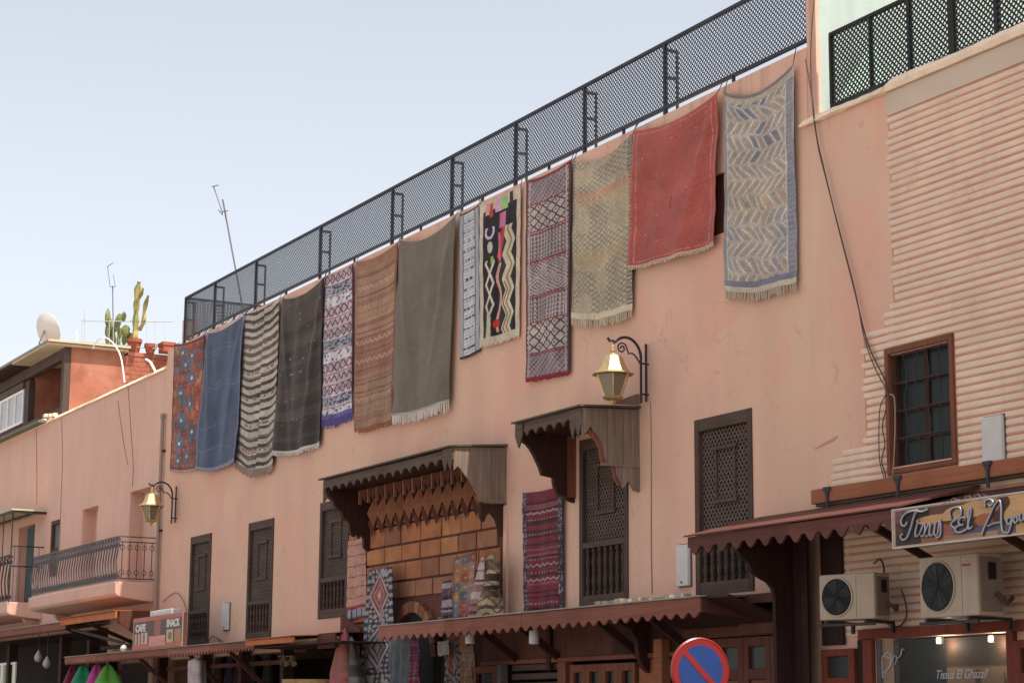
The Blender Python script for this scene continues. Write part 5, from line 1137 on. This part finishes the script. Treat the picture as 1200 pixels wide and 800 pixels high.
STR = {
 'T': [[(175,385),(150,420),(122,400),(128,350),(165,305),(230,285),(300,292),(350,272)], [(262,275),(235,330),(215,400),(190,480),(165,530),(130,540),(115,505),(135,490)]],
 'i': [[(262,400),(245,470),(248,510),(275,495),(290,470)], [(268,365),(270,372)]],
 's1': [[(290,470),(322,400),(330,440),(320,500),(295,510)]],
 's2': [[(320,500),(365,395),(372,440),(360,500),(335,510)]],
 'u': [[(380,400),(368,470),(380,505),(405,480),(420,400)],[(420,400),(410,480),(425,505),(445,480)]],
 's3': [[(445,480),(462,365),(470,440),(462,505),(430,525)]],
 'E': [[(690,350),(650,345),(625,380),(640,410),(668,405)],[(640,410),(605,430),(600,465),(640,475),(690,450),(715,420)]],
 'E2': [[(560,350),(548,300),(580,260),(640,260),(640,330),(560,400),(600,440)]],
 'l': [[(700,450),(735,300),(722,265),(712,330),(715,440),(745,425)]],
 'A': [[(830,500),(850,440),(900,330),(940,240),(985,195),(1000,260),(1000,380),(1015,470),(1045,470)],[(880,420),(940,395),(1010,385)],[(860,250),(860,200),(900,185),(930,210),(905,240),(880,225)]],
 'g': [[(1095,345),(1060,350),(1050,390),(1075,400),(1098,350),(1085,420),(1060,480),(1030,470)]],
 'o': [[(1130,330),(1108,360),(1120,390),(1145,370),(1135,330)]],
 'u2': [[(1165,310),(1160,360),(1175,375),(1195,350),(1200,300)],[(1200,300),(1195,355),(1215,365),(1235,345)]],
 'a2': [[(1275,300),(1250,310),(1245,345),(1265,350),(1285,300),(1280,345),(1300,345)]],
}
def spline(Q, n=6):
    S_ = []
    for i in range(len(Q)-1):
        p0,p1,p2,p3 = Q[max(i-1,0)],Q[i],Q[i+1],Q[min(i+2,len(Q)-1)]
        for k in range(n):
            t = k/n; S_.append(.5*((2*p1)+(-p0+p2)*t+(2*p0-5*p1+4*p2-p3)*t*t+(-p0+3*p1-3*p2+p3)*t**3))
    S_.append(Q[-1]); return S_
for key, strokes in STR.items():
    m1, m2 = MB(), MB()
    for s_ in strokes:
        Q = [P(1040+a/7.5, 560+b/7.5, SO+.02) for a,b in s_]; L_ = spline(Q); m1.tube(L_, .013, 5); m2.tube([p+Vector((.014,.008,-.010)) for p in L_], .012, 5)
    m1.build('letter', M['silver'], sg); m2.build('letter_shadow', M['ink'], sg)
def text(body, x, y, z, size, mat, parent, shear=0, name='lettering', width=None, bold=0):
    cu = bpy.data.curves.new('t', 'FONT'); cu.body = body; cu.size = size; cu.shear = shear; cu.extrude = .003; cu.offset = bold
    ob = bpy.data.objects.new('t', cu); COL.objects.link(ob); dg = bpy.context.evaluated_depsgraph_get(); dg.update()
    me = bpy.data.meshes.new_from_object(ob.evaluated_get(dg)); bpy.data.objects.remove(ob)
    w_ = max(v.co.x for v in me.vertices)-min(v.co.x for v in me.vertices); k = (width/w_) if width else 1
    pl = parent.location
    for v in me.vertices: a,b,c = v.co; v.co = (x+a*k-pl.x, y-c-pl.y, z+b-pl.z)
    me.materials.clear(); me.materials.append(mat); o = bpy.data.objects.new(name, me); COL.objects.link(o); o.parent = parent; return o
# small Arabic style line on top is only a pale illegible smear in the photograph: thin strokes
q0, q1 = P(1104,588,SO+.01), P(1152,580,SO+.01)
rz = random.Random(4); sm_ = MB()
for k in range(15):
    p = q0.lerp(q1, k/14); sm_.tube([p+Vector((0,0,-.02)), p+Vector((.03,0,rz.uniform(-.03,.03))), p+Vector((.06,0,rz.uniform(-.02,.04)))], .005, 4)
sm_.build('faint_script', pbr('faint_pink_ink', (.22,.15,.14), .05, 3, bump=0), sg)
# window lettering of the fabric shop
text('Tissus El Ghazail', P(1096,795,-.02).x, .022, P(1096,795,-.02).z, .17, M['silver'], s3, .35, 'lettering', P(1156,795,-.02).x-P(1096,795,-.02).x)
m_ = MB()
for s_ in ([(515,655),(475,640),(465,700),(480,735),(515,700),(520,640),(500,620),(470,650)],[(515,700),(540,640),(555,650),(545,690)],[(550,655),(575,640),(585,600),(598,605)],[(500,740),(480,770),(505,700)],[(470,640),(468,690),(472,770)]):
    m_.tube(spline([P(940+a/5, 640+b/5, -.015) for a,b in s_]), .010, 5)
m_.build('lettering', M['silver'], s3)
M['bulb'] = pbr('lit_bulb', (1,.95,.85), 0, 1, bump=0, emit=6)
for px_,py_,l in ((1101,750,'left of the two lit square spotlights inside the fabric shop window'),(1162,748,'right of the two lit square spotlights inside the fabric shop window')):
    q = P(px_,py_,-.08); e = empty('spotlight', (q.x,.06,q.z), l, 'spotlight', 'lit spotlights in the fabric shop window')
    MB().box(q.x-.036,q.x+.036,.055,.07,q.z-.036,q.z+.036).build('lens', M['bulb'], e); MB().box(q.x-.045,q.x+.045,.071,.11,q.z-.045,q.z+.045).build('housing', M['white_box'], e)
    MB().box(q.x-.01,q.x+.01,.08,.1,q.z+.046,2.85).build('stem', M['iron'], e)
    pl_ = bpy.data.lights.new('spot_glow','POINT'); pl_.energy = 5; pl_.color = (1,.86,.68); pl_.shadow_soft_size = .05; po_ = bpy.data.objects.new('glow', pl_); COL.objects.link(po_); po_.parent = e; po_.location = (0,.14,-.06)
# ================================================================ CAFE SNACK sign
cs = empty('cafe_sign', (-50,-1.3,3.5), 'orange and brown CAFE SNACK board standing on the toothed awning', 'sign')
cz0, cz1 = 3.50, 4.31; cx0, cx1 = P(156,743,1.3).x, P(214.5,740,1.3).x
def cafe(U,V):
    o = base(U,(92,66,58)); put(o, (V<.12)|(V>.86), (184,102,76)); put(o, (U>.44)&(U<.56)&(V>.12)&(V<.6), (150,92,66)); put(o, (U>.33)&(U<.66)&(V>.62)&(V<.92), (206,140,128))
    put(o, (U>.04)&(U<.15)&(V>.5)&(V<.85), (196,160,146)); put(o, (U>.17)&(U<.30)&(V>.48)&(V<.84), (200,176,164)); put(o, (U>.08)&(U<.11)&(V>.5)&(V<.85), (140,70,60)); put(o, (U>.21)&(U<.25)&(V>.5)&(V<.8), (140,80,70))
    put(o, (U>.68)&(U<.81)&(V>.46)&(V<.86), (196,168,140)); put(o, (np.hypot((U-.75)/.04,(V-.66)/.12)<1), (130,110,60)); put(o, (U>.84)&(U<.96)&(V>.46)&(V<.86), (170,120,80)); put(o, (U>.975)|(U<.01), (206,180,160)); return wear(o,U,V,2,.06)
cloth_grid('printed_face', cafe, [Vector((cx0,-1.3,cz1)),Vector((cx1,-1.3,cz1)),Vector((cx1,-1.3,cz0)),Vector((cx0,-1.3,cz0))], 160, 60, M['print'], cs, None, 0)
MB().box(cx0,cx1,-1.296,-1.2,cz0,cz1).build('board', M['brown'], cs)
W_ = cx1-cx0; M['sign_white'] = pbr('white_sign_print', (.62,.58,.56), .03, 3, bump=0)
text('CAFE', cx0+W_*.05, -1.302, cz0+.46, .25, M['sign_white'], cs, width=W_*.21, bold=.012); text('SNACK', cx0+W_*.68, -1.302, cz0+.50, .25, M['sign_white'], cs, width=W_*.26, bold=.012)
q = P(181,716,1.0); q2 = P(206,711,1.0)
e = empty('cooling_unit', ((q.x+q2.x)/2,-.4,3.56), 'pale grey slatted box behind the CAFE SNACK board', 'box')
MB().box(q.x,q2.x,-1.12,-.85,3.57,q.z).build('casing', M['white_box'], e, bevel=.02)
for k in range(7): MB().box(q.x+.08+k*.22,q.x+.2+k*.22,-1.135,-1.121,3.7,q.z-.06).build('slat', M['white_box'], e)
q = P(145,762,1.2); tag(MB().lathe([(.0,-.1),(.07,-.07),(.1,0),(.07,.07),(.0,.1)], (q.x,-1.2,3.58), 14).build('ball_lamp', M['white_box'], smooth=True), 'small white ball on the end of the toothed awning', 'ball')
# things under the left awnings
ig = empty('market_stall', (-49,-.2,0), 'dim open shop under the toothed awning with dark posts and shelves', 'stall')
for x in (-57.4,-53.0,-49.6,-46.9,-44.2): MB().box(x,x+.2,-.3,-.05,.14,3.38).build('post', M['brown_dark'], ig)
for x in (-56.5,-52,-48.2,-45.4): MB().bar((x,-1.1,3.3),(x+.0,-.3,2.6),.07,.09).build('strut', M['brown'], ig)
MB().box(-57.4,-44,.6,.7,2.0,2.6).build('shelf_board', M['brown_dark'], ig); MB().box(-57.4,-44,-.1,-.04,3.0,3.1).build('beam', M['brown'], ig)
for i,(px_,py_,c,w_,h_) in enumerate(((260,775,(70,26,30),.7,1.2),(274,778,(40,40,66),.6,1.1),(285,775,(96,28,34),.5,1.2),(300,780,(30,50,56),.7,1.1),(318,785,(74,60,52),.5,1.0))):
    qq = P(px_,py_,.5); cone(['dark red coat','navy shirt','crimson scarf','dark teal dress','grey brown shirt'][i]+' hanging in the dim shop behind the toothed awning', mk_plain(tuple(x*.6 for x in c),i), (px_,765), (px_-6,812), (px_+6,812), -.9, 'hanging_garment', 'dim garments in the left shop', 'garment', nx=24, ny=30, neck=.5)  # cloth colours scaled down to paint in the dimness of the shop
for px_,l in ((333,'left of the two pale hanging blooms'),(342,'right of the two pale hanging blooms')):
    m_ = MB(); q = P(px_,772,.9)
    for k in range(9):
        a = k*2.4; m_.bar(q+Vector((0,0,.05)), q+Vector((.12*math.cos(a),.12*math.sin(a),-.05+.12*math.sin(a*1.7))), .07, .02)
    tag(m_.build('hanging_bloom', pbr('dry_bloom', srgb((128,112,92)), .2, 9, bump=0)), l+' under the orange edged awning', 'bloom', 'pale blooms hanging under the awning')
for i,(a,b) in enumerate(((346,365),(366,384))):
    x0_, x1_ = P(a,798,.8).x, P(b,798,.8).x; tag(MB().lathe([(.0,-.5),(.36,-.5),(.42,-.35),(.46,-.05),(.46,0),(.40,.0),(.38,-.1)], ((x0_+x1_)/2,-.8,P(a,796,.8).z), 18).build('woven_basket', pbr('straw', srgb((170,136,92)), .2, 12, bump=.6)), ('left' if i == 0 else 'right')+' pale straw basket at the bottom edge below the orange awning', 'basket', 'straw baskets at the bottom edge')
db = MB().prism_xz([(P(401,720,.3).x,P(401,720,.3).z),(P(424,735,.3).x,P(424,737,.3).z),(P(424,735,.3).x,.15),(P(401,735,.3).x,.15)], -.34, -.28)
tag(db.build('door_board', M['brown']), 'dark brown slanted board left of the black and white rug', 'board')
gp = P(8,790,.9)
gb = empty('green_window', (gp.x,-.2,0), 'pale green framed shop window at the bottom left corner', 'window')
MB().box(P(0,775,.2).x-3,P(20,775,.2).x,-.25,-.2,P(8,776,.2).z-.08,P(8,776,.2).z).build('frame', M['white_paint'], gb); MB().box(P(17,775,.2).x,P(20,775,.2).x,-.25,-.2,.2,P(8,776,.2).z-.081).build('frame', M['white_paint'], gb)
MB().box(P(0,775,.2).x-3,P(16.6,775,.2).x,-.2,-.18,.2,P(8,776,.2).z-.082).build('pane', pbr('pale_green_pane', srgb((150,170,120)), .1, 2, bump=0), gb)
MB().box(P(3,775,.2).x,P(6,775,.2).x,-.25,-.2,.2,P(8,776,.2).z-.081).build('frame', M['white_paint'], gb)
# ================================================================ round road sign near the camera
rs_ = empty('road_sign', (0,0,0), 'round blue no parking sign with a red rim and red diagonal bar', 'road sign')
yaw = math.radians(22)
D_ = (_F+_X*((819-600)/CAM_F)+_U*((400-785)/CAM_F)); sp = CAM+D_*(21.6/D_.dot(_F)); rs_.location = (sp.x, sp.y, 0.14)
view = math.atan2(CAM.x-sp.x, -(CAM.y-sp.y)); rs_.rotation_euler = (0,0, view+math.radians(28))
def put2(mb, n_, m_, **k):
    o = mb.build(n_, m_, None, origin=(0,0,0), **k); o.parent = rs_; o.location = (0,0,0); return o
M['sred'] = pbr('red_reflective', (.20,.010,.009), .08, 4, rough=.35, bump=0, spec=.4); M['sblue'] = pbr('blue_reflective', (.010,.034,.14), .08, 4, rough=.35, bump=0, spec=.4)
cz = sp.z-.14; R_ = .345
put2(MB().lathe([(R_-.01,.0),(R_,.01),(R_,.035),(R_-.015,.045),(R_-.02,.04),(0,.04)], (0,.0,cz), 48, (0,-1,0)), 'plate', M['sred'])
put2(MB().lathe([(R_*.76,.0),(R_*.76,.003)], (0,-.0405,cz), 48, (0,-1,0)), 'blue_disc', M['sblue'])
put2(MB().bar((-R_*.535,-.0455,cz+R_*.535),(R_*.535,-.0455,cz-R_*.535),.003,.062,(1,0,1)), 'diagonal_bar', M['sred'])
put2(MB().tube([(0,.045,0),(0,.045,cz+.2)], .03, 12), 'pole', M['iron_grey'], smooth=True); put2(MB().box(-.06,.06,.0,.014,cz-.05,cz+.05), 'clamp', M['iron_grey'])
# ================================================================ things on the roofs
ds = empty('satellite_dish', (0,0,0), 'pale satellite dish standing on the rooftop room at the far left', 'satellite dish')
q = P(52,388,-3.0); q.y = 3.0; ds.location = (q.x, q.y, 14.03)
R_ = .70; aim = Vector((-.35,.85,.35)).normalized()
prof = [(R_*k/8, .28*(k/8)**2*R_) for k in range(9)]
m_ = MB(); ax = aim; m_.lathe([(r_ if r_ > 0 else .001, h_) for r_,h_ in prof]+[(R_,.28*R_+.015),(R_-.02,.28*R_+.015)]+[(R_*k/8+.001,.28*(k/8)**2*R_+.012) for k in range(7,-1,-1)], q, 28, ax, cap=False)
m_.build('reflector', M['dish'], ds, smooth=True)
MB().tube([(q.x+.1,q.y-.2,14.03),(q.x+.1,q.y-.2,q.z-.5),tuple(q)], .035, 8).build('mast', M['iron_grey'], ds)
fp = q+aim*.62; MB().tube([q+Vector((0,0,-R_*.8)), fp+Vector((0,0,-.05))], .014, 6).build('feed_arm', M['iron_grey'], ds); MB().lathe([(.04,0),(.05,.1),(.03,.12)], fp, 10, -aim).build('receiver', M['white_box'], ds)
def aerial(label, base_px, top_px, back, r, arms, mat=None):
    a = P(*base_px,-back); b = P(*top_px,-back); t = empty('aerial_mast', a, label, 'aerial')
    MB().tube([a,b], r, 6).build('mast', mat or M['iron_grey'], t)
    for (px0_,py0_,px1_,py1_) in arms: MB().tube([P(px0_,py0_,-back),P(px1_,py1_,-back)], r*.6, 5).build('arm', mat or M['iron_grey'], t)
    return t
aerial('leaning aerial mast rising behind the left part of the roof fence', (288,380), (261,234), 1.2, .024, [(250,218,261,250),(249,219,256,217),(261,248,267,247),(256,246,261,252)], M['iron_grey'])
aerial('thin white aerial with loops above the prickly pear', (133,411), (132,335), 2.5, .02, [(126,312,129,336),(129,336,135,336),(135,336,133,322),(126,312,133,308)], M['iron_grey'])
aerial('short aerial behind the leaning roof at the far left', (90,404), (90,383), 1.8, .02, [(86,384,93,382)], M['white_paint'])
aerial('faint white pole left of the prickly pear', (99,404), (99,360), 2.0, .016, [(97,375,101,375)], M['rail_white'])
# roof terrace railing
rl = empty('terrace_railing', (-66,3,13.86), 'thin white railing around the cactus pots on the roof', 'railing')
def along(px_, py_): return P(px_,py_,-(1.3+(px_-96)*.0232))
for a,b in (((95,376),(203,377)),((126,404),(203,410))): MB().tube([along(*a),along(*b)], .016, 6).build('rail', M['rail_white'], rl)
for px_ in (96,128,133,172,182,193): MB().tube([along(px_,408),along(px_,376)], .011, 6).build('picket', M['rail_white'], rl)
lp = [along(118+17*math.cos(a)+ (0 if a>0 else 0), 408-14*math.sin(a)) for a in np.linspace(math.pi,0,12)]
wire('white curved pipe bending over the terracotta rooftop wall', [(109,408,-.2),(115,398,-.2),(125,396,-.2),(135,405,-.2),(142,420,-.2),(146,448,-.2)], .022, mat=M['white_paint'], cat='pipe', name='pipe')
wire('short white curved pipe lower on the terracotta rooftop wall', [(171,421,.0),(176,424,.0),(182,435,.0)], .035, mat=M['white_paint'], cat='pipe', name='pipe')
def pot(px_, py_, w_, h_, back, label, square=False):
    q = P(px_,py_,-back); q.z = 13.861; t = empty('plant_pot', q, label, 'plant pot', 'terracotta pots on the roof terrace')
    if square: MB().box(q.x-w_,q.x+w_,q.y-.2,q.y+.2,q.z,q.z+h_).build('pot', M['terracotta'], t, bevel=.02); MB().box(q.x-w_-.03,q.x+w_+.03,q.y-.23,q.y+.23,q.z+h_-.1,q.z+h_+.02).build('rim', M['terracotta'], t, bevel=.01)
    else: MB().lathe([(w_*.7,0),(w_,h_-.12),(w_*1.1,h_-.12),(w_*1.1,h_),(w_*.9,h_),(w_*.85,h_-.08)], q, 16).build('pot', M['terracotta'], t)
    return t, q
t,_ = pot(157,411,.24,.50,2.75,'terracotta pot under the tall column cactus'); t,_ = pot(176,412,.19,.32,3.2,'small terracotta pot between the column cactus and the box planter'); t,_ = pot(195,413,.26,.32,3.65,'square terracotta planter nearest the corner pier',True); t,qp = pot(131,410,.2,.35,2.5,'pot half hidden under the prickly pear')
cc = empty('column_cactus', P(158,398,-2.75), 'tall yellowing column cactus with two arms on the roof', 'cactus')
def ribbed(pts, r, name):
    pts = spline([P(a,b,-2.75) for a,b in pts], 5); n = len(pts); rr_ = [r*(.85+.15*math.sin(i*1.3))*(1 if i < n-2 else .6) for i in range(n)]
    m_ = MB().tube(pts, rr_, 10)
    for i in range(0, n*10):      # ribs
        if i % 2: v = Vector(m_.v[i]); c = pts[i//10]; m_.v[i] = tuple(c+(v-c)*.66)
    m_.build(name, M['cactus_col'], cc)
ribbed([(158,398),(159,380),(160,360),(161,345),(163,330)], .125, 'stem'); ribbed([(163,386),(168,378),(170,360),(174,346)], .085, 'arm'); ribbed([(161,352),(165,346),(168,337)], .07, 'arm'); ribbed([(161,350),(159,342),(159,335)], .06, 'arm')
pp = empty('prickly_pear', P(130,408,-2.6), 'green prickly pear with flat pads on the roof', 'cactus')
rp = random.Random(4)
for (a,b,rx,rz_,ang) in ((126,372,.22,.36,.25),(129,383,.24,.38,-.1),(145,371,.36,.18,-.1),(138,378,.18,.34,-.3),(133,390,.22,.3,.1),(125,388,.2,.22,.5),(140,390,.22,.22,-.4),(147,388,.2,.22,.2),(131,399,.24,.3,0),(139,400,.22,.24,.3),(146,397,.2,.24,-.3),(152,396,.16,.2,.2),(126,398,.18,.2,-.4)):
    q = P(a,b,-2.6-rp.uniform(-.15,.15)); m_ = MB(); N = 14; top = []; vs = []
    for s_, f_ in ((-1,.04),(1,.04)):
        pass
    ring = [(rx*math.cos(2*math.pi*k/N)*(1-.2*(math.sin(2*math.pi*k/N)<0)*abs(math.sin(2*math.pi*k/N))), rz_*math.sin(2*math.pi*k/N)) for k in range(N)]
    yw = rp.uniform(-.7,.7); ca, sa = math.cos(ang), math.sin(ang)
    def W3(x,y,z): x,z = x*ca-z*sa, x*sa+z*ca; return (q.x+x*math.cos(yw)-y*math.sin(yw), q.y+x*math.sin(yw)+y*math.cos(yw), q.z+z)
    m_.v = [W3(x,0,z) for x,z in ring]+[W3(x*.7,-.05,z*.7) for x,z in ring]+[W3(x*.7,.05,z*.7) for x,z in ring]+[W3(0,-.065,0),W3(0,.065,0)]
    for k in range(N):
        j = (k+1)%N; m_.f += [(k,j,N+j,N+k),(k,2*N+k,2*N+j,j),(N+k,N+j,3*N),(2*N+j,2*N+k,3*N+1)]
    m_.build('pad', M['cactus'], pp, smooth=True)
